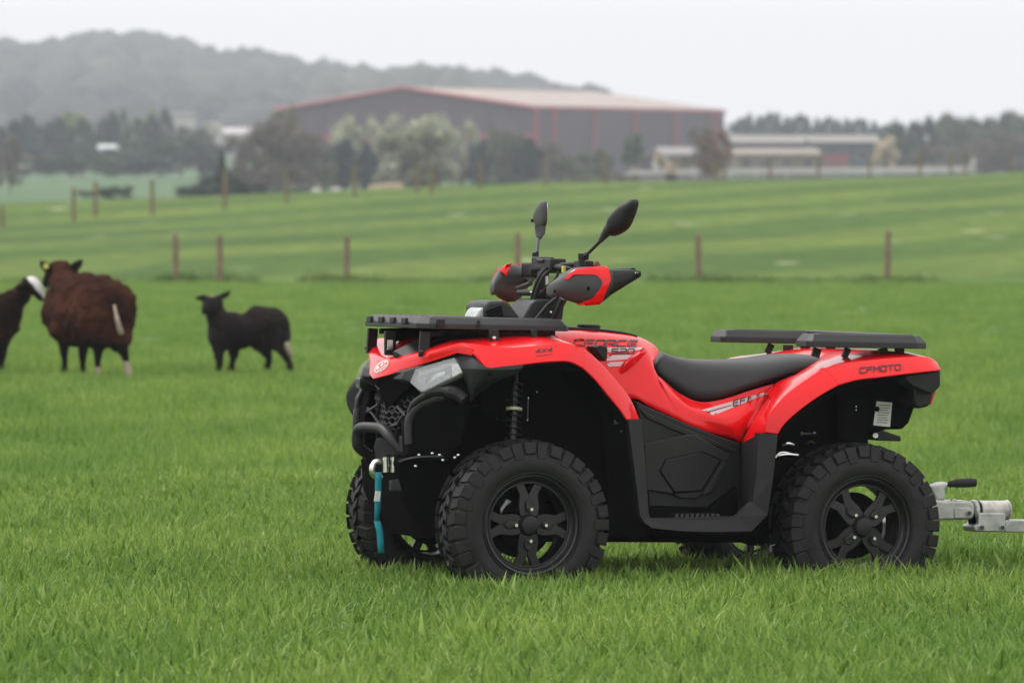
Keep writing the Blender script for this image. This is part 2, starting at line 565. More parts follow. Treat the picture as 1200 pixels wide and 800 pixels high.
_b.inputs['Base Color'].default_value = (.86, .88, .90, 1); _b.inputs['Roughness'].default_value = .04; _b.inputs['Alpha'].default_value = .16
_b.inputs['Coat Weight'].default_value = 1.0

def mirrored(fn, *a, **k):
    """builds the near one and its twin on the far side"""
    return fn(False, *a, **k), fn(True, *a, **k)

def catmull(p, n):
    """n steps between neighbouring points of polyline p"""
    out = []
    for i in range(len(p) - 1):
        p0, p1, p2, p3 = p[max(i-1, 0)], p[i], p[i+1], p[min(i+2, len(p)-1)]
        for k in range(n):
            t = k / n
            out.append(.5 * ((2*p1) + (p2-p0)*t + (2*p0-5*p1+4*p2-p3)*t*t + (3*p1-p0-3*p2+p3)*t**3))
    out.append(p[-1].copy())
    return out

def skin(name, stations, m, parent, n_along=5, n_across=1, mirror=False, thick=.006, bevel=.004, angle=30, both=False, closed=False, seg=3):
    """panel through stations (each a list of points of equal count); smooth along, creased across"""
    cols = list(zip(*stations))
    rows = list(zip(*[catmull([Vector(p) for p in c], n_along) for c in cols]))
    R = []
    for r in rows:
        if n_across > 1:
            q = []
            rr = catmull(list(r), n_across)
            R.append(rr)
        else: R.append(list(r))
    if both:   # near half + far half in one piece, first column is the centre line
        R = [[Vector((p.x, -p.y, p.z)) for p in r[:0:-1]] + r for r in R]
    k = len(R[0])
    v = [p for r in R for p in r]
    if mirror: v = [Vector((p.x, -p.y, p.z)) for p in v]
    f = []
    for i in range(len(R) - 1):
        for j in range(k if closed else k - 1):
            q = (i*k + j, i*k + (j+1) % k, (i+1)*k + (j+1) % k, (i+1)*k + j)
            f.append(q if mirror else q[::-1])
    if closed:
        f.append(tuple(range(k))); f.append(tuple(range((len(R)-1)*k, len(R)*k))[::-1])
    o = mesh_obj(name, v, f, m, parent, True, 180)
    bm = bmesh.new(); bm.from_mesh(o.data)
    bmesh.ops.remove_doubles(bm, verts=bm.verts, dist=1e-5)
    bmesh.ops.dissolve_degenerate(bm, edges=bm.edges, dist=1e-5)
    bmesh.ops.recalc_face_normals(bm, faces=bm.faces)
    if not closed:      # outside of a shell faces away from the middle of the machine
        c = Vector((0, 0, .45)); s = sum((fc.calc_center_median() - c).dot(fc.normal) * fc.calc_area() for fc in bm.faces)
        if s < 0: bmesh.ops.reverse_faces(bm, faces=bm.faces)
    bm.to_mesh(o.data); bm.free()
    if not closed and thick:
        md = o.modifiers.new('solid', 'SOLIDIFY'); md.thickness = thick; md.offset = -1
    if bevel:
        md = o.modifiers.new('bevel', 'BEVEL'); md.width = bevel; md.segments = seg; md.limit_method = 'ANGLE'; md.angle_limit = radians(angle)
    return o

def plate(name, poly, th, m, parent, mirror=False, bevel=.004, axis=(0, -1, 0), fix=True):
    mb = MB().prism(poly, Vector(axis) * th)
    return mb.build(name, m, parent, bevel=bevel, mirror=mirror)

# ---------------- front bodywork (hood and both front fenders in one moulding)
# columns: centre, .12, .26 (ridge), crease, lip
st = [
 PL([(437, 443.5, 0), (455, 439, .10), (503, 424, .31), (536, 413.5, .42), (553, 416.5, .46)]),
 PL([(450, 421, 0), (464, 419.5, .10), (503, 412, .315), (537, 403, .415), (556, 410, .465)]),
 PL([(466, 417, 0), (480, 415, .10), (518, 402.5, .30), (552, 402.5, .43), (572, 431, .51)]),
 PL([(510, 404, 0), (520, 402, .12), (543, 397, .26), (590, 407, .475), (605, 427.5, .525)]),
 PL([(560, 394, 0), (565, 393, .12), (585, 394, .26), (634, 404.5, .485), (640, 423.5, .535)]),
 PL([(600, 389, 0), (605, 389, .12), (622, 393, .28), (662, 401.5, .49), (667, 423.2, .54)]),
 PL([(635, 388, 0), (640, 390, .12), (655, 397, .32), (684, 408, .49), (684, 431, .54)]),
]
front = skin('front_bodywork', st, M_red, quad, both=True, n_along=6, thick=.007, bevel=.007, angle=22)
# rear leg of each front fender arch
def arch_leg(mr):
    s = [
     PL([(655, 397, .32), (684, 408, .49), (684, 431, .54)]),
     PL([(672, 410, .36), (701, 422, .49), (698, 444.5, .54)]),
     PL([(695, 432, .40), (721, 444, .49), (714, 464, .54)]),
     PL([(715, 455, .42), (739, 467, .49), (727, 479.5, .54)]),
     PL([(728, 480, .43), (749.5, 491, .49), (735, 491.5, .54)])]
    return skin('fender_arch', s, M_red, quad, mirror=mr, n_along=6, thick=.007, bevel=.006, angle=22)
arches = mirrored(arch_leg)

# dark cover panel in the middle of the hood
# hood vent
plate('hood_vent_cover', PL([(460, 411, .10), (470, 417.5, .12), (487, 415.5, .16), (503, 403, .20), (520, 391, .20), (500, 391, .10)]), .02, M_blk, quad, axis=(0, 0, -1))
mirrored(lambda mr: plate('hood_side_trim', PL([(497, 407, .20), (530, 391, .22), (600, 390, .22), (560, 395.5, .27), (520, 399, .27)]), .02, M_deep, quad, mirror=mr, axis=(0, 0, 1)))

# badge roundel on the nose
def ellipse(u, v, a, b, ang, n=22):
    return [(u + a*cos(t)*cos(ang) - b*sin(t)*sin(ang), v + a*cos(t)*sin(ang) + b*sin(t)*cos(ang)) for t in [2*pi*i/n for i in range(n)]]

# ---------------- tank cover / side panels
def side_panel(mr):
    L = lambda a: PL(a)
    s = [
     L([(636, 386, .045), (640, 391, .11), (655, 402, .16), (675, 425, .19), (700, 470, .22)]),
     L([(668, 385.6, .045), (672, 391, .11), (682, 404, .165), (700, 430, .20), (722, 470, .225)]),
     L([(700, 387.5, .045), (702, 393, .11), (708, 408, .165), (722, 435, .20), (745, 467, .23)]),
     L([(735, 391.5, .045), (735, 397, .105), (738, 412, .165), (745, 440, .20), (760, 475, .235)]),
     L([(752, 396, .045), (754, 403, .10), (757, 417, .16), (763, 446, .20), (776, 482.5, .24)]),
     L([(766, 404, .06), (766, 409, .09), (764, 421, .15), (772, 450, .20), (786, 487, .243)]),
     L([(771.5, 412, .09), (769, 417, .115), (765.5, 427, .15), (775, 453, .20), (793, 490.5, .245)]),
     L([(765.5, 423, .13), (765.5, 425, .135), (765.5, 430, .155), (778, 457, .205), (799, 493, .247)]),
     L([(761.5, 432.5, .165), (763, 434.5, .168), (767, 440, .175), (783, 463, .215), (806, 496.5, .248)]),
     L([(776, 444, .165), (777.5, 446, .168), (783, 452, .178), (800, 475, .225), (822, 502.5, .245)]),
     L([(798, 462, .165), (800, 464, .168), (805, 469, .18), (820, 486, .235), (840, 509, .238)]),
     L([(822, 471, .17), (824, 472, .172), (828, 475, .185), (842, 492, .25), (857, 514.5, .235)]),
     L([(848, 467, .175), (849, 468.5, .18), (852, 473, .19), (861, 494, .255), (868, 518.5, .235)]),
     L([(880, 457, .18), (880, 459, .183), (881, 464, .19), (879, 480, .24), (873, 507, .235)]),
     L([(908, 449, .18), (907, 451, .183), (905, 454, .19), (896, 469, .225), (880, 495, .255)]),
    ]
    return skin('side_panel', s, M_red, quad, mirror=mr, n_along=5, n_across=3, thick=.006, bevel=0)
sidep = mirrored(side_panel)
# pressed scallop under the model name: upper lip proud, face turned down
def scallop(mr):
    top = [(728.5, 438, .204), (733, 427, .204), (741, 419.5, .196), (750, 414, .182), (757.5, 412.5, .175)]
    bot = [(728.5, 438, .204), (736, 433.5, .206), (745, 426.5, .200), (752, 419, .188), (757.5, 412.5, .175)]
    mb = MB(); v = []
    a = [P(u, vv, l + .004 + .020 * sin(pi*i/4)) for i, (u, vv, l) in enumerate(top)]
    b = PL([(u, v2, l + .002) for u, v2, l in bot])
    c = PL([(u, v2 - 2.5, l + .002) for u, v2, l in top])
    for k in (c, a, b): v += k
    f = [(i, i+1, 5+i+1, 5+i) for i in range(4)] + [(5+i, 5+i+1, 10+i+1, 10+i) for i in range(4)]
    if mr: v = [Vector((p.x, -p.y, p.z)) for p in v]
    return mesh_obj('scallop', v, f, M_red, sidep[1 if mr else 0], True, 25)
mirrored(scallop)

# black strip and filler cap over the tank
def strip():
    edge = [(625, 386.3), (668, 384.6), (700, 386.5), (720, 388.5), (735, 390.8), (747, 394)]
    v, f = [], []
    for u, vv in edge:
        a = P(u, vv, .05); v += [a, Vector((a.x, 0, a.z + .004)), Vector((a.x, -.05, a.z))]
    for i in range(len(edge) - 1):
        for j in range(2): f.append((3*i+j, 3*i+j+1, 3*i+j+4, 3*i+j+3))
    o = mesh_obj('tank_strip', v, f, M_blk, quad, True, 180)
    md = o.modifiers.new('s', 'SOLIDIFY'); md.thickness = .006; md.offset = 0
strip()
c0 = P(690, 383.2, 0)
MB().lathe([(0, -.02), (.038, -.02), (.042, .002), (.042, .007), (.036, .011), (0, .011)], 28, c0, axis='z').build('fuel_cap', M_blk, quad)

# ---------------- seat
def seat():
    top = [(770, 410.5), (781, 415), (800, 419), (826, 420.5), (858, 420), (885, 418), (912, 414.5), (935, 414), (949, 417), (960, 426)]
    bot = [(763, 432), (772, 442), (790, 457), (812, 472), (838, 472), (868, 461), (900, 450), (930, 440.5), (946, 433), (958, 428)]
    wid = [.10, .125, .145, .165, .18, .19, .195, .195, .185, .165]
    s = []
    for (tu, tv), (bu, bv), w in zip(top, bot, wid):
        T, B = P(tu, tv, 0), P(bu, bv, w)
        h = T.z - B.z
        mx_ = lambda a: T.x * a + B.x * (1 - a)
        near = [Vector((B.x, w * .92, B.z - .004)), Vector((mx_(.12), w * 1.02, B.z + h * .15)), Vector((mx_(.45), w * 1.0, B.z + h * .5)),
                Vector((mx_(.75), w * .90, B.z + h * .78)), Vector((mx_(.92), w * .66, B.z + h * .94)), Vector((mx_(1), w * .3, T.z - .001))]
        s.append(near + [Vector((p.x, -p.y, p.z)) for p in near[::-1]])
    o = skin('seat', s, M_vinyl, quad, n_along=4, closed=True, bevel=0)
    o.data.polygons.foreach_set('use_smooth', [True]*len(o.data.polygons))
    md = o.modifiers.new('ss', 'SUBSURF'); md.levels = 1; md.render_levels = 1
    return o
seat()

# ---------------- rear fender moulding
st = [
 PL([(868.5, 519, .262), (880, 514, .34), (889.5, 508.5, .43), (896, 506.5, .50), (911.5, 508.5, .53)]),
 PL([(874, 507, .26), (883, 498, .33), (892, 489, .42), (900, 487, .50), (918, 498, .535)]),
 PL([(884, 489, .255), (894, 479, .32), (905, 470, .42), (914, 468.5, .50), (930, 486, .54)]),
 PL([(896, 470, .245), (908, 461, .31), (921, 455, .42), (932, 453.5, .495), (947, 472.5, .54)]),
 PL([(908, 450, .21), (923, 445, .30), (938, 442, .41), (951, 440.5, .49), (965, 460.5, .54)]),
]
st2 = [
 PL([(921, 443, .20), (936, 437, .29), (951, 433.5, .40), (966, 431.5, .485), (983, 450.5, .54)]),
 PL([(952, 421, .0), (955, 423, .12), (966, 421, .26), (988, 425.3, .48), (1005, 444.5, .54)]),
 PL([(975, 411, .0), (980, 412, .12), (1000, 414, .30), (1022, 421.5, .48), (1032, 441.2, .54)]),
 PL([(1010, 409, .0), (1015, 410, .12), (1035, 411.5, .32), (1058, 418.5, .48), (1062, 437.5, .535)]),
 PL([(1040, 410, .0), (1048, 410.5, .12), (1062, 412.5, .32), (1086, 418, .47), (1090, 434.5, .52)]),
 PL([(1050, 415, .0), (1058, 415, .12), (1076, 417, .32), (1098, 424, .46), (1103, 433, .50)]),
]
def rear_arch(mr):
    return skin('fender_arch', st + [st2[0]], M_red, quad, mirror=mr, n_along=5, thick=.007, bevel=.006, angle=20)
rarch = mirrored(rear_arch)
rtop = [[P(921, 436, 0), P(926, 440, .14)] + st2[0][2:]] + st2[1:]
rear = skin('rear_bodywork', rtop, M_red, quad, both=True, n_along=5, thick=.007, bevel=.007, angle=22)
# black rear corner valance, lamp pod and mud flap box
def rear_corner(mr):
    a = plate('rear_valance', PL([(1056, 439.5, .50), (1102.5, 434, .50), (1102.5, 452, .50), (1096, 459, .50), (1090, 462, .50), (1068, 452, .50)]), .10, M_blk, quad, mr, .006)
    b = plate('tail_light_housing', PL([(1069, 450, .46), (1092, 450, .46), (1094, 462, .46), (1089, 476, .46), (1076, 479, .46), (1072, 474, .46)]), .13, M_blk, quad, mr, .008)
    e = plate('tail_light', PL([(1093.5, 452, .45), (1096, 452, .45), (1096, 461, .45), (1091.5, 474, .45), (1089.5, 474, .45)]), .11, M_redrefl, b, mr, .002)
    return a
mirrored(rear_corner)
# under-tail storage body (black, carries the white label)
plate('under_tail_body', PL([(985, 430, .33), (1076, 436, .33), (1072, 478, .33), (1066, 495, .33), (1058, 503, .33), (1040, 503, .33), (1010, 512, .33), (985, 520, .33)]), .66, M_deep, quad, bevel=.01)
plate('rear_light_block', PL([(980, 455, .36), (1012, 444, .36), (1018, 520, .36), (1018, 540, .36), (985, 545, .36)]), .02, M_deep, quad, bevel=.004)  # dark sheet added to keep light out of the rear well
lab = plate('warning_label', PL([(1027.5, 470, .338), (1045.5, 471.5, .338), (1043, 500, .338), (1023.5, 498, .338)]), .003, M_white, quad, bevel=0)
for k in range(8):
    z = 474 + k * 2.9
    plate('label_line', PL([(1030 - k*.35, z, .3395), (1043 - k*.3 - (k % 3), z + .6, .3395), (1043 - k*.3 - (k % 3), z + 1.3, .3395), (1030 - k*.35, z + .7, .3395)]), .0008, M_deep, lab, bevel=0)
MB().ball(P(1028, 479, .345), .010, 8).build('label_rivet', M_deep, quad)
plate('hitch_bracket', PL([(1024, 505, .12), (1032, 503, .12), (1056, 511, .12), (1056, 517, .12), (1028, 516, .12)]), .10, M_blk, quad, bevel=.004)
MB().tube([P(1026, 510, .13), P(1026, 510, .115)], .010, 10).build('bolt_head', M_steel, quad)

# ---------------- dark liners added to block light in the wheel wells; belly, engine
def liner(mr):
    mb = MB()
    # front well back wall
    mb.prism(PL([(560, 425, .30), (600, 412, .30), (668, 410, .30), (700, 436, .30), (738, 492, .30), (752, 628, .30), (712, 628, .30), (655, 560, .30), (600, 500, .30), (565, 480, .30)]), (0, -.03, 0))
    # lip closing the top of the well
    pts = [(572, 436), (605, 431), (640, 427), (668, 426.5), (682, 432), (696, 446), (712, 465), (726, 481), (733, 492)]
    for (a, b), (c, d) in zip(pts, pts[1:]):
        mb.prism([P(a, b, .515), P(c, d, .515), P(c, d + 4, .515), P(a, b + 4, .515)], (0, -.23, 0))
    return mb.build('front_well_light_block', M_deep, quad, mirror=mr)
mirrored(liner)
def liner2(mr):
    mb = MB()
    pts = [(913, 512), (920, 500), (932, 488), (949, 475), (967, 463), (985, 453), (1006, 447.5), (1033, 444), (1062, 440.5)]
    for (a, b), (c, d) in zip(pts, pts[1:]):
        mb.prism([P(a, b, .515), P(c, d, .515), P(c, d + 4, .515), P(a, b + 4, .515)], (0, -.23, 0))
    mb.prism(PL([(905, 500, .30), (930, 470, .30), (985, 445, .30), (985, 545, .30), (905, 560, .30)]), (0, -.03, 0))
    return mb.build('rear_well_light_block', M_deep, quad, mirror=mr)
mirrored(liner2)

mb = MB()
mb.box((.0, 0, .30), (1.00, .34, .14))
mb.box((.05, 0, .50), (.62, .44, .28))
mb.box((.55, 0, .52), (.42, .30, .36))
mb.box((-.52, 0, .46), (.36, .24, .24))
mb.tube([(.78, .10, .33), (.95, .10, .42), (.98, .10, .62)], .016)
mb.tube([(.78, -.10, .33), (.95, -.10, .42), (.98, -.10, .62)], .016)
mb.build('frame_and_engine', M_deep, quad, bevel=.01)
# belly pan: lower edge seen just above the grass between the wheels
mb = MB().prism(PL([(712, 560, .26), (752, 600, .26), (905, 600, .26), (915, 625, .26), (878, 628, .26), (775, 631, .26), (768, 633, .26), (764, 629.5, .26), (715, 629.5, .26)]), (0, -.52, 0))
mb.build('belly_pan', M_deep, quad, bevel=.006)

# ---------------- footwell (black side moulding)
M_step = mat('step_plastic', (.015, .015, .016), rough=.50, bump=.12, bscale=420, spec=.35, var=.12, vscale=9)
def footwell(mr):
    base = plate('footwell_panel', PL([(745, 470, .285), (760, 477, .285), (806, 497, .285), (840, 510, .285), (868, 519.5, .285), (869, 560, .285), (866, 604, .285), (762, 608, .285), (752, 500, .285)]), .03, M_blk, quad, mr, .004)
    # upper shoulder rib following the red panel
    plate('panel_rib', PL([(750, 479, .292), (764, 486, .292), (800, 501, .292), (865, 527, .292), (865, 532, .292), (800, 508, .292), (785, 502, .292), (757, 489, .292)]), .012, M_blk, base, mr, .003)
    plate('raised_panel', PL([(755, 519.5, .300), (806, 509, .300), (816, 509.5, .300), (855.5, 533, .300), (848, 544, .300), (830.5, 578.5, .300), (822.5, 579, .300), (818, 584, .300), (797, 584, .300), (790, 579, .300), (757.5, 574, .300)]), .016, M_step, base, mr, .004)
    h = [(779.5, 538), (822.5, 528.5), (846, 538.5), (823, 576), (790, 578), (772.5, 552)]
    plate('panel_groove', PL([(u, v, .3015) for u, v in h]), .004, M_deep, base, mr, 0)
    cu, cv = 808, 553
    plate('hexagon_panel', PL([(cu + (u-cu)*.955, cv + (v-cv)*.95, .307) for u, v in h]), .008, M_blk, base, mr, .003)
    plate('hexagon_trim', PL([(848, 541, .308), (853, 543, .308), (834, 577, .308), (823, 580.5, .308), (827, 575, .308)]), .008, M_blk, base, mr, .003)
    plate('heel_guard', PL([(757, 592, .31), (832, 594, .31), (864, 569, .31), (866, 604, .31), (760, 608, .31)]), .028, M_deep, base, mr, .003)
    # back wall of the well, turned towards the front
    v = PL([(868.5, 519, .285), (889, 507.5, .50), (886, 583, .50), (879, 594, .49), (863, 604, .30)])
    w = MB().prism(v, (-.02, 0, 0)); w.build('well_back_wall', M_blk, quad, bevel=.003, mirror=mr)
    # front upright, bottom bar and rear upright of the step frame
    o = [(736, 491, .525), (743, 545, .52), (750, 603, .515), (755, 612, .51), (765, 618.5, .51), (800, 622, .51), (840, 623, .51), (881, 622, .51), (899.5, 603, .515), (906, 560, .525), (911.5, 508.5, .53)]
    i = [(752, 491, .505), (756.5, 545, .505), (760, 598, .505), (761.5, 606, .505), (767, 607.8, .505), (800, 609, .505), (840, 609, .505), (864, 605, .505), (882, 588, .505), (886, 560, .505), (889, 507, .505)]
    mb = MB()
    for (a, b, c, d) in zip(o, o[1:], i, i[1:]):
        mb.prism(PL([a, b, d, c]), (0, -.035, 0))
    sf = mb.build('step_frame', M_step, quad, bevel=0, mirror=mr)
    bm = bmesh.new(); bm.from_mesh(sf.data)
    bmesh.ops.remove_doubles(bm, verts=bm.verts, dist=.0006)
    bm.to_mesh(sf.data); bm.free()
    # foot peg floor with cleats
    fl = [P(762, 606.5, .50), P(866, 604, .50), P(866, 604, .28), P(762, 606.5, .28)]
    floor_ = MB().prism(fl, (0, 0, -.02)).build('foot_rest', M_blk, quad, mirror=mr)
    for k in range(9):
        c = P(790 + k * 6, 604.5, .47)
        MB().box(c, (.012, .05, .018)).build('cleat', M_dsteel, floor_, mirror=mr)
mirrored(footwell)
# front inner upright, black wall behind the front wheel
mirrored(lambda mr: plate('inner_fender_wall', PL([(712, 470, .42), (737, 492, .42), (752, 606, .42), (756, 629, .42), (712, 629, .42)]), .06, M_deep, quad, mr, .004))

# ---------------- racks
def rack_slab(name, plan, zt, th, inset, parent, m):
    """plan: outline (x, y) of the underside; top is inset -> bevelled flank"""
    n = len(plan)
    area = sum(plan[i][0] * plan[(i+1) % n][1] - plan[(i+1) % n][0] * plan[i][1] for i in range(n))
    sg = 1 if area > 0 else -1
    bot = [Vector((x, y, zt - th)) for x, y in plan]
    mid = [Vector((x, y, zt - th * .55)) for x, y in plan]
    top = []
    for i in range(n):
        a, p, b = Vector(plan[i-1]), Vector(plan[i]), Vector(plan[(i+1) % n])
        n1, n2 = (p - a).normalized(), (b - p).normalized()
        n1, n2 = Vector((-n1.y, n1.x)) * sg, Vector((-n2.y, n2.x)) * sg
        m_ = (n1 + n2).normalized(); k = inset / max(.5, m_.dot(n1))
        top.append(Vector((p.x + m_.x * k, p.y + m_.y * k, zt)))
    v = bot + mid + top
    f = [tuple(range(n))[::-1], tuple(range(2*n, 3*n))]
    for i in range(n):
        j = (i + 1) % n
        f += [(i, j, n + j, n + i), (n + i, n + j, 2*n + j, 2*n + i)]
    o = MB().add(v, f).build(name, m, parent, bevel=.003, smooth=False)
    return o
# front rack
A = P(500, 389, .31); B = P(670, 386, .31)
zt = (A.z + B.z) / 2 + .043
xf, xr = A.x, B.x
plan = [(xf - .01, .31), (xf + .025, .27), (xf + .035, .12), (xf + .035, -.12), (xf + .025, -.26), (xf - .01, -.29), (xr + .02, -.31), (xr, -.28), (xr, .28), (xr + .02, .31)]
fr = rack_slab('front_rack', plan, zt, .041, .026, quad, M_gry)
def slat_obj(nm, c, size, par, m):
    return MB().box(c, size).build(nm, m, par, bevel=.003)
for k in range(9):
    y = -.224 + k * .056
    slat_obj('rack_slat', ((xf + xr) / 2, y, zt - .003), (abs(xf - xr) * .84, .030, .010), fr, M_gry)
for k in range(4):
    slat_obj('flank_rib', (xf - .05 - k * .0 + .085, -.18 + k * .12, zt - .016), (.012, .045, .022), fr, M_blk)
slat_obj('flank_rib', (xf - .05, .312, zt - .02), (.03, .012, .028), fr, M_blk)
slat_obj('flank_rib', (xf - .19, .312, zt - .02), (.012, .008, .028), fr, M_blk)
def leg_(nm, a, b, w, par, m, mr):
    a, b = Vector(a), Vector(b)
    d = (b - a).normalized()
    s = Vector((1, 0, 0)); s = (s - d * s.dot(d)).normalized(); t = d.cross(s)
    q = [a + s*w/2 + t*.008, a - s*w/2 + t*.008, a - s*w/2 - t*.008, a + s*w/2 - t*.008]
    return MB().prism(q, b - a).build(nm, m, par, bevel=.002, mirror=mr)
def frlegs(mr):
    leg_('rack_leg', P(498, 388, .27), P(496, 418, .27), .036, fr, M_blk, mr)
    leg_('rack_leg', P(578, 386, .33), P(579, 402, .33), .034, fr, M_blk, mr)
    leg_('rack_leg', P(625, 386, .33), P(626, 401, .33), .020, fr, M_blk, mr)
    MB().ball(P(579, 396, .345), .008, 8).build('bolt_head', M_steel, fr, mirror=mr)
    MB().ball(P(494, 412, .285), .008, 8).build('bolt_head', M_dsteel, fr, mirror=mr)
mirrored(frlegs)
leg_('rack_leg', P(457, 388, .02), P(457, 416, .02), .040, fr, M_blk, False)
MB().box(P(457, 404, .04), (.018, .01, .035)).build('bracket_slot', M_steel, fr)
# strut beams beneath the front rack
mirrored(lambda mr: MB().tube([P(500, 391, .24), P(560, 390, .26), P(650, 390, .28)], .010).build('rack_rail', M_blk, fr, mirror=mr))

# rear rack
A = P(950, 409.5, .43); B = P(1087, 407, .43)
zt = (A.z + B.z) / 2 + .048
xf, xr = A.x, B.x
xd = P(1024, 407, .30).x
plan = [(xf, .45), (xf + .015, .42), (xf + .015, .335), (xf, .31), (xd, .29), (xd - .02, .20), (xd - .02, -.20), (xd, -.29), (xf, -.33), (xf + .015, -.35), (xf + .015, -.44), (xf, -.47), (xr + .05, -.47), (xr, -.43), (xr, .42), (xr + .05, .45)]
rr = rack_slab('rear_rack', plan, zt, .046, .022, quad, M_gry)
for k in range(5):
    slat_obj('rack_slat', (xr + (xd - xr) * (.14 + .18 * k), 0, zt - .002), (.020, .66, .010), rr, M_gry)
for s_ in (1, -1):
    slat_obj('wing_slat', ((xf + xr) / 2, s_ * .38, zt - .002), (abs(xf - xr) * .80, .05, .010), rr, M_gry)
def rrlegs(mr):
    if not mr: leg_('rack_leg', P(958, 408, .34), P(955, 418, .34), .030, rr, M_blk, mr)
    leg_('rack_leg', P(994, 408, .34), P(989, 419, .34), .022, rr, M_blk, mr)
    leg_('rack_leg', P(1034, 408, .34), P(1036, 418, .34), .034, rr, M_blk, mr)
    leg_('rack_leg', P(1054, 407, .30), P(1054, 415, .30), .034, rr, M_blk, mr)
mirrored(rrlegs)
# handle loop on the far front corner of the rear rack
leg_('rack_leg', P(921, 404, -.28), P(921, 413, -.28), .018, rr, M_blk, False)
leg_('rack_leg', P(927, 404, -.28), P(927, 413, -.28), .012, rr, M_blk, False)

# ---------------- headlights, nose and grille
def headlight(mr):
    pts = [(488, 441), (490.5, 434), (536, 421), (545, 438), (497, 461.5), (484, 450)]
    lat = [.27, .275, .405, .43, .335, .275]
    rim = PL([(u, v, l) for (u, v), l in zip(pts, lat)])
    c = sum(rim, Vector()) / len(rim)
    nrm = (rim[2] - rim[0]).cross(rim[4] - rim[0]).normalized()
    if nrm.x < 0: nrm = -nrm
    hous = MB().prism([c + (p - c) * 1.10 - nrm * .003 for p in rim], nrm * -.07).build('headlight_housing', M_blk, quad, bevel=.006, mirror=mr)
    # reflector: recessed back plate, brow and pieces painting the glints
    MB().prism([c + (p - c) * .94 for p in rim], nrm * .004).build('reflector', M_hl, hous, mirror=mr, bevel=.002)
    L = lambda u, v, l: P(u, v, l) + nrm * .003
    brow = [L(493, 438, .285), L(534, 425, .395), L(537.5, 430, .405), L(508, 438.5, .325), L(492, 443.5, .29)]
    MB().prism(brow, nrm * .006).build('reflector_brow', M_brow, hous, mirror=mr, bevel=.002)
    for fc, mm_ in (([(505, 449), (511, 440), (524, 436), (523, 441), (515, 447), (513, 455), (503, 457.5)], M_glint), ([(516, 448), (524, 442), (531, 441), (529, 447), (517, 453)], M_glint2), ([(491, 445), (500, 442), (503, 446), (498, 453), (492, 451)], M_glint2), ([(495, 455.5), (520, 450.5), (520, 451.4), (496, 457)], M_glint)):
        MB().prism([L(u, v, float(np.interp(u, [484, 545], [.275, .43]))) for u, v in fc], nrm * .008).build('reflector_glint', mm_, hous, mirror=mr, bevel=.001)
    lens = MB().prism([c + (p - c) * 1.0 + nrm * .014 for p in rim], nrm * .004)
    lens.build('lens', M_glass, hous, bevel=.004, mirror=mr)
    sidew = [c + (p - c) * 1.03 for p in rim]
    mb = MB()
    for i in range(6):
        a, b = sidew[i], sidew[(i + 1) % 6]
        mb.add([a, b, b + nrm * .014 + (c - b) * .03, a + nrm * .014 + (c - a) * .03], [(0, 1, 2, 3)])
    mb.build('lens_rim', M_glass, hous, mirror=mr)
    MB().prism([L(531, 429, .40), L(538, 427, .415), L(544, 437, .43), L(532, 443.5, .405)], nrm * .007).build('side_marker', M_mark, hous, mirror=mr, bevel=.002)
M_glint = mat('bright_glint', (.62, .64, .66), rough=.2, metal=.6, var=.35, vscale=70)  # bright and dim copies of one finish paint the reflections in the lamp
M_glint2 = mat('dim_glint', (.24, .25, .27), rough=.25, metal=.6, var=.4, vscale=60)
M_hl = mat('smoked_reflector', (.08, .083, .095), rough=.22, metal=.3, var=.4, vscale=45)
M_brow = mat('frosted_brow', (.24, .26, .28), rough=.35, var=.3, vscale=30)
M_mark = mat('frosted_marker', (.55, .56, .55), rough=.3, var=.3, vscale=70)
mirrored(headlight)

# black face around the headlights
def face(mr):
    # brow piece between red hood and lens
    plate('headlight_brow', PL([(475, 434, .22), (536, 415, .385), (553, 418, .435), (572, 431, .49), (560, 434, .46), (540, 420, .40), (490, 432, .265), (482, 449, .25), (470, 445, .21)]), .10, M_blk, quad, mr, .005)
    # fender flare piece behind the headlight, running back over the wheel
    s = [
      PL([(536, 414.5, .40), (540, 432, .43), (547, 452, .43), (549, 462, .41)]),
      PL([(553, 417, .455), (556, 432, .49), (553, 455, .47), (552, 470, .44)]),
      PL([(570, 430, .512), (572, 433, .518), (566, 446, .50), (556, 466, .45)]),
      PL([(590, 429, .522), (592, 433, .526), (592, 442, .515), (585, 444, .49)]),
      PL([(608, 427.5, .526), (608, 432, .530), (607, 437, .52), (604, 438, .49)]),
      PL([(613, 427, .527), (613, 430, .530), (611, 433, .52), (610, 434, .50)])]
    skin('fender_flare', s, M_blk, quad, mirror=mr, n_along=3, thick=.02, bevel=.004, angle=20)
    # lower cheek with the moulded scoop
    ck = PL([(498, 463, .32), (520, 455, .37), (546, 447, .41), (553, 455, .44), (553, 478, .43), (541, 520, .38), (520, 545, .34), (480, 534, .27), (478, 500, .26), (484, 480, .28)])
    plate('cheek', ck, .08, M_deep, quad, mr, .01)
    mb = MB().tube(catmull(PL([(479, 520, .27), (478.5, 497, .27), (483, 484, .28), (494, 474, .30), (508, 468, .335), (522, 464.5, .37)]), 5), .014, 10)
    mb.build('scoop_lip', M_gry, quad, mirror=mr)
    mb = MB().tube(catmull(PL([(480, 484, .275), (484, 474, .285), (497, 464.5, .315), (512, 459, .35), (526, 459, .385), (538, 463, .41), (546, 470, .43)]), 5), [.010]*5+[.012]*5+[.016]*5+[.020]*5+[.024]*5+[.022]*5+[.010], 10)
    mb.build('scoop_brow', M_blk, quad, mirror=mr)
mirrored(face)

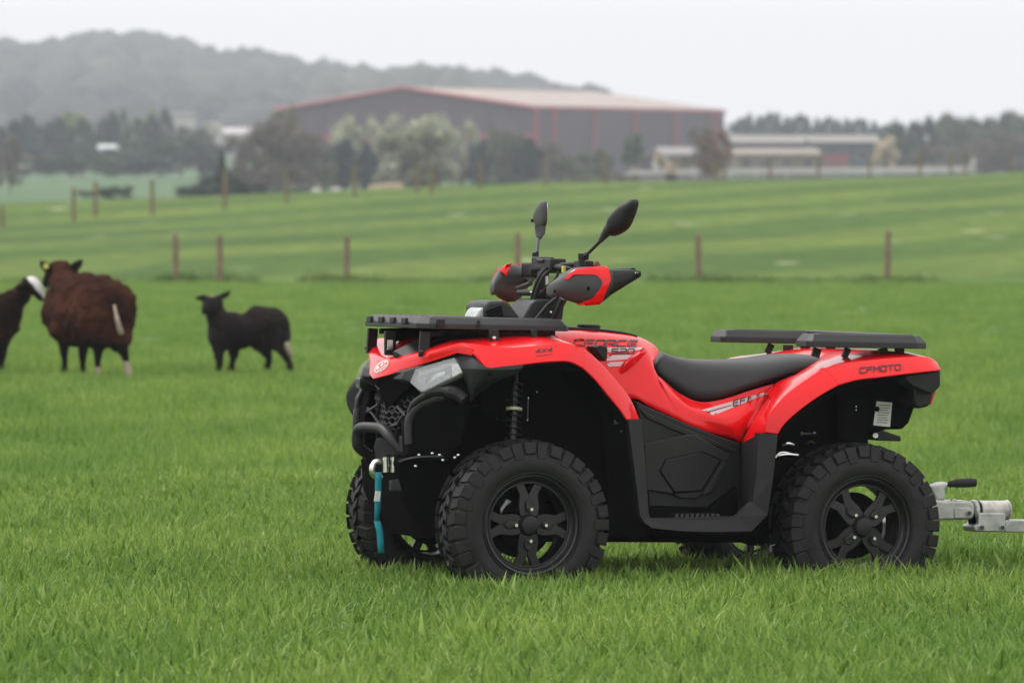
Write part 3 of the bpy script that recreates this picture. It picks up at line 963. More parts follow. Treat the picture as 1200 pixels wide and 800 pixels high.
# grille: mouth, chevron frame and honeycomb bars
mouth = MB().prism([P(439, 441, 0) + Vector((-.04, 0, 0)), P(475, 434, .2) + Vector((-.05, 0, 0)), P(484, 452, .26) + Vector((-.05, 0, 0)), P(480, 500, .26) + Vector((-.03, 0, 0)), P(474, 512, .20) + Vector((-.03, 0, 0)), P(452, 505, 0) + Vector((-.05, 0, 0))], (-.10, 0, 0))
mouth.build('grille_mouth', M_deep, quad)
mm = MB().prism([Vector((p.x, -p.y, p.z)) for p in [P(439, 441, 0) + Vector((-.04, 0, 0)), P(475, 434, .2) + Vector((-.05, 0, 0)), P(484, 452, .26) + Vector((-.05, 0, 0)), P(480, 500, .26) + Vector((-.03, 0, 0)), P(474, 512, .20) + Vector((-.03, 0, 0)), P(452, 505, 0) + Vector((-.05, 0, 0))]], (-.10, 0, 0))
mm.build('grille_mouth', M_deep, quad)
def bars(name, segs, r, m, dx=0.0):
    mb = MB()
    for a, b in segs:
        p, q = P(*a), P(*b)
        p.x += dx; q.x += dx
        for s in (1, -1):
            mb.tube([Vector((p.x, p.y * s, p.z)), Vector((q.x, q.y * s, q.z))], r, 6)
    return mb.build(name, m, quad)
bars('grille_chevron', [((455, 484.5, .0), (468, 476, .08)), ((468, 476, .08), (485, 464, .18)), ((468, 470, .05), (486, 455, .20)), ((466, 476, .1), (479, 491, .24)),
     ((455, 500, .0), (466, 497, .10)), ((466, 497, .10), (470, 490, .14)), ((470, 490, .14), (476, 482, .2))], .0055, M_gry)
hx = []
for r in range(7):
    for c in range(5):
        u = 449 + c * 7.2 + (r % 2) * 3.6; v = 462 + r * 6.5
        l = (u - 449) / 36 * .22
        if v < 478 - (u - 449) * .55: continue
        hx += [((u, v, l), (u + 3.6, v + 3.0, l + .02)), ((u, v, l), (u - 3.2, v + 3.2, max(0, l - .02))), ((u, v - 3.6, l), (u, v, l))]
bars('grille_mesh', hx, .0034, M_gry, -.012)
plate('grille_panel', PL([(443, 443, .02), (472, 435, .20), (484, 451, .25), (470, 462, .16), (454, 480, .0), (446, 462, .0)]), .03, M_deep, quad, bevel=.004, axis=(-1, 0, 0))

# far-side cheek guard (grey) seen past the nose, same as the near one
def cheek_guard(mr):
    s = [PL([(516, 452, .44), (524, 449, .39), (533, 456, .34)]),
         PL([(509, 470, .455), (519, 468, .42), (530, 470, .34)]),
         PL([(511, 490, .45), (521, 490, .42), (531, 490, .34)]),
         PL([(520, 512, .41), (528, 514, .38), (536, 512, .32)]),
         PL([(528, 530, .36), (534, 532, .33), (541, 530, .28)])]
    return skin('cheek_guard', s, M_gry, quad, mirror=mr, n_along=4, n_across=3, thick=.02, bevel=0)
cheek_guard(True)

# bumper loop
pb = PL([(478, 531, .12), (470, 527, .10), (458, 513, .07), (449, 503, .02), (440, 501, -.03), (424, 501, -.10), (419, 506, -.13), (419, 521, -.14), (424, 527, -.15), (433, 533, -.16)])
MB().tube(catmull(pb, 4), .0195, 14).build('bumper_loop', M_gry, quad)
MB().prism(PL([(440, 513, .02), (456, 512, .03), (464, 528, .05), (472, 534, .08), (470, 546, .08), (440, 540, .0), (437, 524, 0)]), (-.06, -.05, 0)).build('bumper_bracket', M_blk, quad, bevel=.008)
MB().prism(PL([(466, 509, .10), (474, 512, .16), (480, 522, .20), (480, 534, .20), (468, 530, .12), (462, 515, .08)]), (-.05, 0, 0)).build('bumper_mount', M_blk, quad, bevel=.006)
# skid plate and lower front frame
mb = MB()
skp = [(467, 541, .20), (478, 537, .24), (520, 534, .25), (530, 545, .25), (528, 600, .24), (522, 628, .22), (500, 632, .20), (482, 606, .16), (470, 580, .14)]
mb.prism(PL(skp), (0, -.40, 0))
mb.build('skid_plate', M_deep, quad, bevel=.01)
MB().tube(catmull(PL([(468, 541, .21), (476, 538, .24), (490, 535.5, .34), (519, 534.5, .38)]), 4), .004, 6).build('skid_edge', M_gry, quad)
plate('skid_tab', PL([(458, 563, .14), (470, 561, .16), (474, 575, .16), (458, 575, .14)]), .02, M_gry, quad, bevel=.003)
for (u, v, l) in ((491, 533, .40), (506.5, 531, .40), (519, 539, .40), (537, 533, .42), (533, 536, .42), (515, 533, .40), (487, 546, .36)):
    MB().ball(P(u, v, l), .0055, 8).build('bolt_head', M_steel, quad)

# winch fairlead, hook and strap
for (u, w) in ((452, .0095), (461, .0095)):
    MB().tube(PL([(u, 535, .13), (u, 553, .13)]), w, 12).build('fairlead_roller', M_steel, quad)
    MB().tube(PL([(u, 531.5, .13), (u, 535, .13)]), .013, 10).build('roller_cap', M_blk, quad)
hk = catmull(PL([(457, 545, .10), (450, 541, .10), (441, 541, .10), (437, 546, .10), (437, 554, .10), (442, 559, .10), (449, 558, .10)]), 4)
MB().tube(hk, [.008]*4+[.011]*8+[.012]*8+[.010]*4+[.006], 10).build('winch_hook', M_steel, quad)
MB().tube(PL([(450, 549, .105), (456, 541, .105)]), .003, 6).build('hook_latch', M_dsteel, quad)
def strap(pts, w, nm, m, par):
    v, f = [], []
    for u, vv, l, tw in pts:
        c = P(u, vv, l)
        d = Vector((cos(tw), sin(tw), 0)) * w / 2
        v += [c - d, c + d]
    for i in range(len(pts) - 1): f.append((2*i, 2*i+1, 2*i+3, 2*i+2))
    o = mesh_obj(nm, v, f, m, par, True, 180)
    md = o.modifiers.new('s', 'SOLIDIFY'); md.thickness = .003
    return o
w1 = strap([(444, 553, .115, .0), (443.5, 562, .117, .1), (443.5, 576, .117, .1), (443, 590, .117, .15), (442, 610, .117, .5)], .024, 'winch_strap', M_teal, quad)
strap([(442, 610, .119, -.2), (445, 622, .119, -.15), (446, 635, .119, -.1), (447, 647.5, .119, -.05)], .023, 'strap_tail', M_teal, w1)
plate('strap_label', PL([(440.5, 575, .125), (446.5, 575.5, .125), (445, 587.5, .125), (438.5, 587, .125)]), .005, M_white, w1, bevel=.001)

# ---------------- suspension, shocks, brake lines
def shock(mr):
    a, b = P(604, 437, .36), P(601, 520, .40)
    d = b - a
    MB().tube([a, b], .012, 10).build('shock_absorber', M_rim, quad, mirror=mr)
    hel = []
    for i in range(9 * 10 + 1):
        t = i / 90; ang = t * 9 * 2 * pi
        hel.append(a + d * (.12 + .8 * t) + Vector((cos(ang) * .026, sin(ang) * .026, 0)))
    MB().tube(hel, .0034, 6).build('coil_spring', M_rim, quad, mirror=mr)
    MB().tube([a + d * .49, a + d * .53], .029, 14).build('spring_collar', M_white2, quad, mirror=mr)
M_white2 = mat('cream_collar', (.45, .42, .30), rough=.5)
mirrored(shock)
def arms(mr):
    mb = MB()
    for xx in (.632,):
        mb.tube([(xx + .12, .12, .36), (xx, .42, .28)], .014); mb.tube([(xx - .12, .12, .36), (xx, .42, .28)], .014)
        mb.tube([(xx + .10, .12, .50), (xx, .40, .38)], .012); mb.tube([(xx - .10, .12, .50), (xx, .40, .38)], .012)
    mb.tube([(-.50, .12, .34), (-.632, .42, .28)], .016); mb.tube([(-.76, .12, .34), (-.632, .42, .28)], .016)
    mb.tube([(-.52, .12, .48), (-.632, .40, .38)], .014)
    mb.tube([(-.632, .12, .33), (-.632, .46, .305)], .018)
    mb.tube([(.632, .12, .33), (.632, .46, .305)], .018)
    return mb.build('suspension_arms', M_deep, quad, mirror=mr)
mirrored(arms)
for (u, v, l, r) in ((939, 507.5, .33, .008), (954, 507.5, .33, .008)):
    MB().ball(P(u, v, l), r, 8).build('bolt_head', M_steel, quad)
MB().tube(PL([(940, 508, .325), (953, 508, .325)]), .003, 6).build('link_rod', M_dsteel, quad)
for (a, b) in (((917, 521), (930, 521)), ((946, 519), (954, 519)), ((909, 534), (935, 533))):
    MB().tube(catmull(PL([(a[0], a[1], .32), ((a[0]+b[0])/2, a[1] - 2, .33), (b[0], b[1], .32)]), 4), .0050, 6).build('exhaust_clamp', M_steel, quad)
MB().tube(catmull(PL([(909, 536, .32), (913, 531, .32), (920, 530, .32), (933, 533, .32)]), 4), .004, 6).build('brake_hose', M_steel, quad)
MB().tube(PL([(927, 455, .27), (927, 505, .27)]), .010, 8).build('rear_shock', M_dsteel, quad)
MB().tube(PL([(619, 466, .36), (618, 492, .36)]), .003, 6).build('brake_line', M_dsteel, quad)
for (u, v, l) in ((618, 492, .362), (619, 466, .362), (582, 490, .31), (629, 459, .31), (728, 505, .43), (1003, 476, .362), (1003, 480, .362), (912, 473, .3)):
    MB().ball(P(u, v, l), .004, 6).build('bolt_head', M_steel, quad)
# air intake snorkel beside the tank
sn = P(705, 411, .30)
plate('intake_boot', PL([(696.5, 406.5, .25), (704, 404.5, .25), (711.5, 406, .25), (712.5, 411, .25), (711, 422, .25), (709, 424, .25), (703, 417, .25)]), .08, M_blk, quad, bevel=.012)
mirrored(lambda mr: plate('well_sheen_patch', PL([(720, 484, .44), (733, 483, .44), (737, 492, .44), (722, 498, .44)]), .02, mat('wheel_well_sheen', (.09, .10, .12), rough=.35), quad, mr, .004))  # paler plate whose grey paints a sheen inside the wheel well

# ---------------- wheels
def make_wheel(name, width, spoke_rot, bolt_rot):
    """axis along y, outer face towards +y; centre at origin"""
    R = .295
    w = empty(name); w.parent = quad
    hw = width / 2
    prof = [(.163, hw - .030), (.172, hw - .012), (.190, hw - .002), (.215, hw + .003), (.240, hw - .003), (.258, hw - .014), (.272, hw - .028), (.278, hw - .050),
            (.280, 0), (.278, -hw + .050), (.272, -hw + .028), (.258, -hw + .014), (.240, -hw + .003), (.215, -hw - .003), (.190, -hw + .002), (.163, -hw + .030)]
    mb = MB().lathe(prof, 72)
    # bead ridge
    mb.lathe([(.176, hw - .008), (.180, hw - .001), (.184, hw - .006)], 72)
    rnd = random.Random(int(width * 1000))
    N = 35
    def lug(a0, a1, y0, y1, r0, r1, skew, slope=0):
        # block between angles and widths; skew shifts angle with y; slope lowers outer corner
        pts = []
        for rr_, k in ((r0, 0), (r1, 1)):
            sh = .10 if k else 0
            am, ym = (a0 + a1) / 2, (y0 + y1) / 2
            for (a, y) in ((a0, y0), (a1, y0), (a1, y1), (a0, y1)):
                a_ = am + (a - am) * (1 - sh); y_ = ym + (y - ym) * (1 - sh * .6)
                an = a_ + skew * (y_ - ym)
                r = rr_ - (slope * max(0, abs(y_) - (hw - .05)) if k else 0)
                pts.append(Vector((r * cos(an), y_, r * sin(an))))
        mb.add(pts, [(0, 1, 2, 3), (4, 7, 6, 5), (0, 4, 5, 1), (1, 5, 6, 2), (2, 6, 7, 3), (3, 7, 4, 0)])
    for i in range(N):
        a = 2 * pi * i / N
        da = 2 * pi / N
        for s in (1, -1):
            off = 0 if s > 0 else da * .5
            j = rnd.uniform(-.018, .018); jr = rnd.uniform(-.006, .002)
            lug(a + off + j, a + off + da * .80 + j, s * (hw - .060), s * (hw - .010 - (i % 2) * .010), .266, R + jr, s * 1.2, .60)
            # side biter running down the shoulder
            y1 = hw - .004
            q = []
            for rr_, yy in ((.283, y1 - .006), (.246 - (i % 2) * .016, hw - .003)):
                for aa in (a + off + j + da * .06, a + off + j + da * (.90 if i % 2 else .97)):
                    q.append(Vector((rr_ * cos(aa), s * yy, rr_ * sin(aa))))
            q2 = []
            for rr_, yy in ((.288, y1 + .001), (.249 - (i % 2) * .017, hw + .006)):
                for aa in (a + off + j + da * .09, a + off + j + da * (.80 if i % 2 else .90)):
                    q2.append(Vector((rr_ * cos(aa), s * (yy - .004), rr_ * sin(aa))))
            mb.add([q[0], q[1], q[3], q[2], q2[0], q2[1], q2[3], q2[2]], [(0, 1, 2, 3), (4, 7, 6, 5), (0, 4, 5, 1), (1, 5, 6, 2), (2, 6, 7, 3), (3, 7, 4, 0)])
            # inner staggered blocks
            lug(a + off + da * .30, a + off + da * .82, s * (hw - .108), s * (hw - .066), .266, R, -s * 2.2)
        lug(a + da * .05, a + da * .42, -.018, .020, .266, R, 3.0)
    ty = mb.build('tyre', M_rub, w, angle=40, bevel=.0022, seg=1)
    # rim: lip, barrel, disc
    mb = MB().lathe([(.176, hw - .026), (.176, hw - .010), (.170, hw - .006), (.163, hw - .010), (.156, hw - .030), (.150, hw - .034), (.148, hw - .07), (.150, -hw + .05), (.170, -hw + .02)], 64)
    mb.lathe([(.1495, hw - .034), (.143, hw - .036), (.141, hw - .060)], 64)
    rim = mb.build('rim', M_rim, w, angle=40)
    md = rim.modifiers.new('s', 'SOLIDIFY'); md.thickness = .003
    # spokes: forked Y arms
    for k in range(4):
        a = spoke_rot + k * pi / 2
        ca, sa = cos(a), sin(a)
        def pt(r, t, y): return Vector((r * ca - t * sa, y, r * sa + t * ca))
        sp = MB()
        yo, yi = hw - .036, hw - .052
        for s in (1, -1):
            outl = [(.030, .000), (.032, s*.032), (.060, s*.037), (.104, s*.033), (.150, s*.056), (.150, s*.022), (.124, s*.010), (.108, s*.003), (.108, 0)]
            sp.prism([pt(r, t, yo - (0 if r < .08 else .006)) for r, t in outl], (0, -.018, 0))
        so = sp.build('spoke', M_rim, rim, bevel=.004)
        MB().prism([pt(.048, .012, yo + .0005), pt(.078, .016, yo + .0005), (pt(.092, 0, yo + .0005)), pt(.078, -.016, yo + .0005), pt(.048, -.012, yo + .0005)], (0, .006, 0)).build('spoke_boss', M_rim, rim, bevel=.004)
        b = spoke_rot + k * pi / 2 + bolt_rot
        nut = MB().lathe([(0, .022), (.006, .022), (.009, .015), (.010, .006), (.011, 0)], 8, Vector((.055 * cos(b), yo + .004, .055 * sin(b))))
        nut.build('lug_nut', M_steel, rim)
    MB().lathe([(0, hw - .014), (.022, hw - .014), (.031, hw - .018), (.034, hw - .026), (.040, hw - .040)], 32).build('hub_cap', M_blk, rim)
    # brake disc and caliper behind, hub carrier
    MB().lathe([(.032, hw - .095), (.088, hw - .095), (.088, hw - .099), (.032, hw - .099)], 40, closed=True).build('brake_disc', M_deep, w)
    MB().lathe([(0, hw - .120), (.118, hw - .120), (.118, hw - .130), (0, hw - .130)], 40).build('backing_plate', M_deep, w)
    MB().lathe([(0, hw - .060), (.038, hw - .060), (.040, hw - .12), (0, hw - .12)], 24).build('hub', M_deep, w)
    return w
def dup_tree(o, parent, mirror=False):
    c = o.copy(); COL.objects.link(c); c.parent = parent
    for ch in list(o.children): dup_tree(ch, c)
    return c
# near front wheel then its copies
fw = make_wheel('front_wheel', .205, 0.0, 0.0)
fw.location = (.632, .415, .305)
fw2 = dup_tree(fw, quad); fw2.location = (.650, -.465, .305); fw2.rotation_euler = (0, 0, pi)
rw = make_wheel('rear_wheel', .215, radians(48), 0.0)
rw.location = (-.632, .412, .305)
rw2 = dup_tree(rw, quad); rw2.location = (-.625, -.470, .305); rw2.rotation_euler = (0, radians(30), pi)
# brake caliper glimpses
def small_plate(nm, pts, m, th=.012): return plate(nm, PL(pts), th, m, quad, bevel=.003)
small_plate('brake_caliper', [(586, 596, .42), (594, 584, .42), (600, 587, .42), (594, 600, .42), (588, 606, .42)], M_galv)
small_plate('caliper_pad', [(581, 604, .425), (590, 602, .425), (587, 608, .425), (582, 608, .425)], M_redrefl)
small_plate('brake_caliper', [(1035, 612, .38), (1038.5, 613, .38), (1038, 626, .38), (1033, 632, .38), (1030, 628, .38)], M_galv)
small_plate('caliper_pad', [(1027, 616, .385), (1034, 618, .385), (1034, 625, .385), (1030, 629, .385), (1026, 623, .385)], M_orange)
small_plate('brake_caliper', [(969, 606, .38), (973, 605, .38), (982, 612, .38), (980, 624, .38), (973, 634, .38), (969, 622, .38)], mat('dull_alloy', (.10, .10, .09), rough=.5, metal=.3))
# ------------------------------------------------------------------ marks projected onto the real panels
def bvh_of(objs):
    bpy.context.view_layer.update()
    dg = bpy.context.evaluated_depsgraph_get()
    vs, fs = [], []
    for o in objs:
        e = o.evaluated_get(dg); me = e.to_mesh(); k = len(vs)
        vs += [QI @ (e.matrix_world @ v.co) for v in me.vertices]
        fs += [tuple(i + k for i in p.vertices) for p in me.polygons]
        e.to_mesh_clear()
    return BVHTree.FromPolygons(vs, fs)
def mark(name, polys, bvh, m, parent, off=.0012, thick=0, cell=2.5, fallback=.3):
    """flat print: polygons given where they are seen, laid on the surface beneath"""
    bm = bmesh.new()
    for p in polys:
        vs = [bm.verts.new((u, v, 0)) for u, v in p]
        bm.faces.new(vs)
    bm.normal_update()
    bmesh.ops.triangulate(bm, faces=bm.faces, ngon_method='EAR_CLIP')
    for _ in range(5):
        long = [e for e in bm.edges if e.calc_length() > cell]
        if not long: break
        bmesh.ops.subdivide_edges(bm, edges=long, cuts=1)
        bmesh.ops.triangulate(bm, faces=[f for f in bm.faces if len(f.verts) > 3])
    last = None
    for v in bm.verts:
        d = qdir(v.co.x, v.co.y)
        loc, nrm, _, _ = bvh.ray_cast(QC, d)
        if loc is None or (last is not None and abs((loc - QC).length - last) > .10):
            if last is None: loc, nrm = P(v.co.x, v.co.y, fallback), -d
            else: loc, nrm = QC + d * last, -d
        else: last = (loc - QC).length
        if nrm.dot(d) > 0: nrm = -nrm
        v.co = loc + nrm * off
    me = bpy.data.meshes.new(name)
    bmesh.ops.recalc_face_normals(bm, faces=bm.faces)
    s = sum(f.normal.dot(QC - f.calc_center_median()) for f in bm.faces)
    if s < 0: bmesh.ops.reverse_faces(bm, faces=bm.faces)
    bm.to_mesh(me); bm.free()
    me.materials.append(m)
    me.polygons.foreach_set('use_smooth', [True] * len(me.polygons))
    o = bpy.data.objects.new(name, me); COL.objects.link(o); o.parent = parent
    if thick:
        md = o.modifiers.new('s', 'SOLIDIFY'); md.thickness = thick; md.offset = 1
        md = o.modifiers.new('b', 'BEVEL'); md.width = thick * .5; md.segments = 2; md.limit_method = 'ANGLE'
    return o
GL = {  # squared techno capitals, strokes on a unit box
 'C': [[(1, 1), (.14, 1), (0, .86), (0, .14), (.14, 0), (1, 0)]],
 'F': [[(1, 1), (.14, 1), (0, .86), (0, 0)], [(.28, .5), (.86, .5)]],
 'O': [[(.14, 1), (.86, 1), (1, .86), (1, .14), (.86, 0), (.14, 0), (0, .14), (0, .86), (.14, 1)]],
 '0': [[(.14, 1), (.86, 1), (1, .86), (1, .14), (.86, 0), (.14, 0), (0, .14), (0, .86), (.14, 1)]],
 'R': [[(0, 0), (0, 1), (.88, 1), (1, .88), (1, .54), (.88, .42), (.28, .42)], [(.60, .42), (1, 0)]],
 'E': [[(1, 1), (.14, 1), (0, .86), (0, .14), (.14, 0), (1, 0)], [(.28, .5), (.9, .5)]],
 'M': [[(0, 0), (0, 1), (.5, .45), (1, 1), (1, 0)]],
 'T': [[(0, 1), (1, 1)], [(.5, 1), (.5, 0)]],
 'I': [[(.5, 0), (.5, 1)]],
 '5': [[(1, 1), (0, 1), (0, .54), (.86, .54), (1, .42), (1, .12), (.86, 0), (0, 0)]],
 '2': [[(0, 1), (.86, 1), (1, .88), (1, .6), (.86, .5), (.14, .5), (0, .38), (0, 0), (1, 0)]],
 '4': [[(.78, 0), (.78, 1), (0, .32), (1.05, .32)]],
 'X': [[(0, 0), (1, 1)], [(0, 1), (1, 0)]]}
def word(txt, u0, v0, u1, v1, h, fill=.74, slant=.25, sw=1.15):
    """strokes of a word whose baseline runs (u0,v0)-(u1,v1), cap height h"""
    n = len(txt); polys = []
    bx, by = (u1 - u0), (v1 - v0); L = hypot(bx, by); ex, ey = bx / L, by / L
    adv = L / n
    for i, ch in enumerate(txt):
        w = adv * fill * (.25 if ch == 'I' else 1)
        def T(p):
            s = i * adv + p[0] * w + p[1] * h * slant
            return (u0 + ex * s, v0 + ey * s - p[1] * h)
        for st_ in GL[ch]:
            q = [T(p) for p in st_]
            for (a, b) in zip(q, q[1:]):
                dx, dy = b[0] - a[0], b[1] - a[1]; l = hypot(dx, dy)
                nx, ny = -dy / l * sw / 2, dx / l * sw / 2
                ex_ = sw * .32
                a2 = (a[0] - dx / l * ex_, a[1] - dy / l * ex_); b2 = (b[0] + dx / l * ex_, b[1] + dy / l * ex_)
                polys.append([(a2[0]+nx, a2[1]+ny), (b2[0]+nx, b2[1]+ny), (b2[0]-nx, b2[1]-ny), (a2[0]-nx, a2[1]-ny)])
    return polys
bv_side = bvh_of([sidep[0]])
bv_front = bvh_of([front, arches[0]])
bv_rear = bvh_of([rear, rarch[0]])
mark('model_lettering', word('CFORCE', 672, 405.2, 748, 406.4, 6.8, .80, .25, 1.6), bv_side, M_decal, sidep[0], .003)
mark('silver_stripe', [[(711.5, 407.5), (757, 407), (750, 410), (744, 411), (712, 413)], [(711.5, 416.5), (742, 415.5), (735, 421), (711, 423)], [(710, 424.8), (731, 423.5), (727, 429), (713, 429.5)]], bv_side, M_pale, sidep[0], .0015)
mark('model_number', word('520', 716, 414.8, 744, 414.8, 5.6, .78, .25, 1.4), bv_side, M_decal, sidep[0], .003)
mark('silver_stripe', [[(822, 480.5), (898, 459.3), (899, 461.6), (836, 486.8)]], bv_side, M_pale, sidep[0], .0012)
mark('stripe_line', [[(828, 482.8), (857, 474.6), (857, 475.5), (829, 483.8)]], bv_side, M_decal, sidep[0], .002)
mark('side_lettering', word('EFI', 859, 476.2, 884, 469.6, 6.4, .66, .15, 1.4), bv_side, M_decal, sidep[0], .003)
mark('fender_lettering', word('4X4', 627, 413.8, 648, 412.0, 4.6, .78, .35, 1.1), bv_front, M_decal, arches[0], .0016)
mark('lettering_rule', [[(628, 417), (648, 414.6), (648, 415.2), (628, 417.6)]], bv_front, M_decal, arches[0], .0016)
mark('maker_lettering', word('CFMOTO', 1007.5, 437.3, 1057, 433.2, 6.0, .76, .0, 1.5), bv_rear, M_decal, rear, .003)
# nose roundel: white ring, dark strokes
rb = ellipse(447.5, 429.5, 10, 4.8, radians(-38), 26)
mark('badge_disc', [rb], bv_front, mat('badge_white', (.72, .70, .68), rough=.35), front, .002)
mark('badge_center', [ellipse(447.5, 429.5, 8.5, 3.6, radians(-38), 22)], bv_front, M_red, front, .003)
mark('badge_emblem', [[(441.5, 432.5), (444, 429), (446, 430.2), (443.5, 434.2)], [(446.5, 428.5), (449, 425.2), (450.8, 426.4), (448, 430.2)], [(451, 424.8), (453, 422.6), (454.2, 423.8), (452, 426.8)], [(443, 435.4), (453, 427), (454, 427.8), (444, 436)]], bv_front, M_white, front, .004)

# ------------------------------------------------------------------ handlebar, guards, mirrors
def guard(mr):
    s = []
    for (u, t, b, l, w) in ((641.5, 336, 345, .27, .012), (646, 331.5, 348.5, .29, .026), (656, 324, 348, .315, .034), (668, 315.5, 353, .34, .038), (684, 311.8, 357.4, .365, .042),
                            (698, 312.6, 356.8, .385, .042), (706, 313, 353.5, .40, .040), (716, 315.4, 345.5, .42, .034), (732, 315.8, 335.5, .45, .026), (745, 316.4, 327.5, .475, .018), (750, 319, 324.5, .485, .010)):
        T, B = P(u, t, l), P(u, b, l)
        c = (T + B) / 2; h = (T.z - B.z) / 2
        ring = []
        for k in range(14):
            a = 2 * pi * k / 14
            cy, cz = cos(a), sin(a)
            ring.append(c + Vector((0, w * abs(cy) ** .75 * (1 if cy > 0 else -1), h * abs(cz) ** .9 * (1 if cz > 0 else -1))))
        s.append(ring)
    o = skin('hand_guard', s, M_gry2, quad, mirror=mr, n_along=4, closed=True, bevel=0)
    o.data.set_sharp_from_angle(angle=radians(60))
    return o
M_gry2 = mat('grey_guard_plastic', (.036, .035, .038), rough=.46, bump=.12, bscale=420, var=.10, vscale=9)
guards = mirrored(guard)
bg_ = bvh_of([guards[0]])
band = [(662, 327.4), (670, 319.3), (674.5, 316.3), (700, 313.2), (709, 312.6), (713.5, 317), (716.5, 326), (714.5, 333), (709, 345), (704.5, 355.3), (680, 357.6), (675.5, 356.6), (693, 350.5), (702, 341), (706.5, 333), (705, 328), (699, 322.9), (694, 322.3), (673, 322), (666.5, 327.6)]
bo = mark('guard_trim', [band], bg_, M_red, guards[0], .001, .004, 2.2)
# twin on the far guard
c_ = bo.copy(); c_.data = bo.data.copy(); COL.objects.link(c_); c_.parent = guards[1]
for v in c_.data.vertices: v.co.y *= -1
c_.data.flip_normals()
mark('guard_trim_tip', [[(585.5, 318), (594, 309.5), (600, 308.5), (597, 314), (594, 319), (592, 324), (589, 321)]], bvh_of([guards[1]]), M_red, guards[1], .003, .003, 2.2, -.38)
# dark insert between the red trim and the grip
ins = mark('guard_insert', [[(717.5, 317), (744, 317.5), (748, 320), (745, 325.5), (730, 335.5), (716.5, 344.5), (713, 344), (717.5, 334), (719, 326)]], bg_, M_blk, guards[0], .0012)
mark('guard_screw', [ellipse(689.5, 338, 1.8, 2.6, 0, 8)], bg_, M_deep, guards[0], .0016)
mark('guard_screw', [ellipse(650.3, 341, 1.3, 1.8, 0, 8)], bg_, M_deep, guards[0], .0016)
MB().tube([P(744, 320, .50), P(750, 321, .50)], .0105, 12).build('bar_end', M_blk, guards[0])
MB().ball(P(746, 320, .505), .006, 8).build('bar_end_screw', M_steel, guards[0])

bar = [P(744, 320, .47), P(718, 324, .36), P(690, 318, .24), P(660, 314, .12), P(650, 313, .06)]
bar = [Vector((p.x, p.y, p.z)) for p in bar]
bar.append(Vector((bar[-1].x, 0, bar[-1].z)))
bar = bar + [Vector((p.x, -p.y, p.z)) for p in bar[-2::-1]]
hb_ = MB().tube(catmull(bar, 4), .0125, 12).build('handlebar', M_blk, quad)
mirrored(lambda mr: MB().tube([P(700, 322, .29), P(742, 320, .46)], .0185, 14).build('grip', M_rub, hb_, mirror=mr))
mirrored(lambda mr: MB().tube(catmull([P(672, 328, .22), P(690, 333, .30), P(722, 330, .42)], 4), .006, 8).build('brake_lever', M_dsteel, hb_, mirror=mr))
# switch and cylinder blocks
def blk(nm, u, v, l, sz, m=M_blk, par=None, bev=.005, mr=False):
    return MB().box(P(u, v, l), sz).build(nm, m, par or hb_, bevel=bev, mirror=mr)
blk('switch_block', 684, 311, .26, (.05, .07, .034))
blk('control_pod', 648, 311.5, .02, (.062, .10, .052))
blk('control_pod', 636, 309, -.10, (.055, .09, .048))
blk('brake_reservoir', 645, 305.5, -.02, (.085, .07, .014), M_blk)
blk('switch_block', 627, 316, -.26, (.07, .10, .05))
MB().tube([P(657, 310.5, .10), P(684, 308.5, .24)], .008, 10).build('cross_bar', M_blk, hb_)
plate('yellow_sticker', PL([(659.5, 312, .16), (663, 312, .16), (663, 320, .16), (659.5, 320, .16)]), .012, mat('yellow_sticker', (.60, .62, .12), rough=.4), hb_, bevel=.001)
blk('thumb_switch', 699.5, 311, .34, (.022, .02, .018), mat('dark_red_switch', (.16, .02, .025), rough=.4), bev=.006)
MB().ball(P(699.5, 308.5, .34), .010, 10).build('kill_switch', mat('kill_switch_red', (.22, .03, .04), rough=.4), hb_)
plate('cable_sleeve', PL([(640, 324, .06), (643, 323, .06), (642.5, 333, .06), (640, 334, .06)]), .010, mat('white_sleeve', (.68, .68, .64), rough=.5), hb_, bevel=.002)
# steering stem, clamps and cables
stem = MB().tube([P(637, 318, .0), P(635, 345, .0), P(631, 375, .0)], .021, 14).build('steering_stem', M_gry, quad)
for pts, r in (([(652, 314, .05), (640, 320, .06), (631, 334, .06), (625, 352, .05), (614, 372, .03)], .006),
               ([(650, 309, .03), (636, 318, .05), (628, 332, .05), (622, 352, .03), (613, 372, .01)], .005),
               ([(646, 306, .0), (641, 312, .02), (630, 328, .03), (624, 350, .01), (617, 372, .0)], .007),
               ([(655, 318, .1), (650, 328, .1), (640, 338, .08), (634, 352, .05), (630, 372, .03)], .005),
               ([(644, 316, .02), (637, 322, .04), (632, 338, .04), (622, 360, .02), (616, 372, .01)], .006),
               ([(660, 322, .14), (656, 334, .12), (646, 344, .1), (640, 356, .06), (638, 372, .04)], .004)):
    MB().tube(catmull(PL(pts), 5), r, 8).build('control_cable', M_rub, quad)
MB().tube(PL([(607, 343, -.10), (622, 343, -.04), (637, 346, .03)]), [.010, .012, .018], 10).build('guard_mount', M_blk, quad)
MB().ball(P(622.5, 342.5, .02), .0055, 8).build('bolt_head', M_steel, quad)
MB().tube(PL([(606, 338, -.22), (622, 332, -.10)]), .009, 8).build('guard_mount', M_gry, quad)
MB().box(P(640, 345, .0), (.05, .10, .035)).build('stem_clamp', M_blk, quad, bevel=.006)
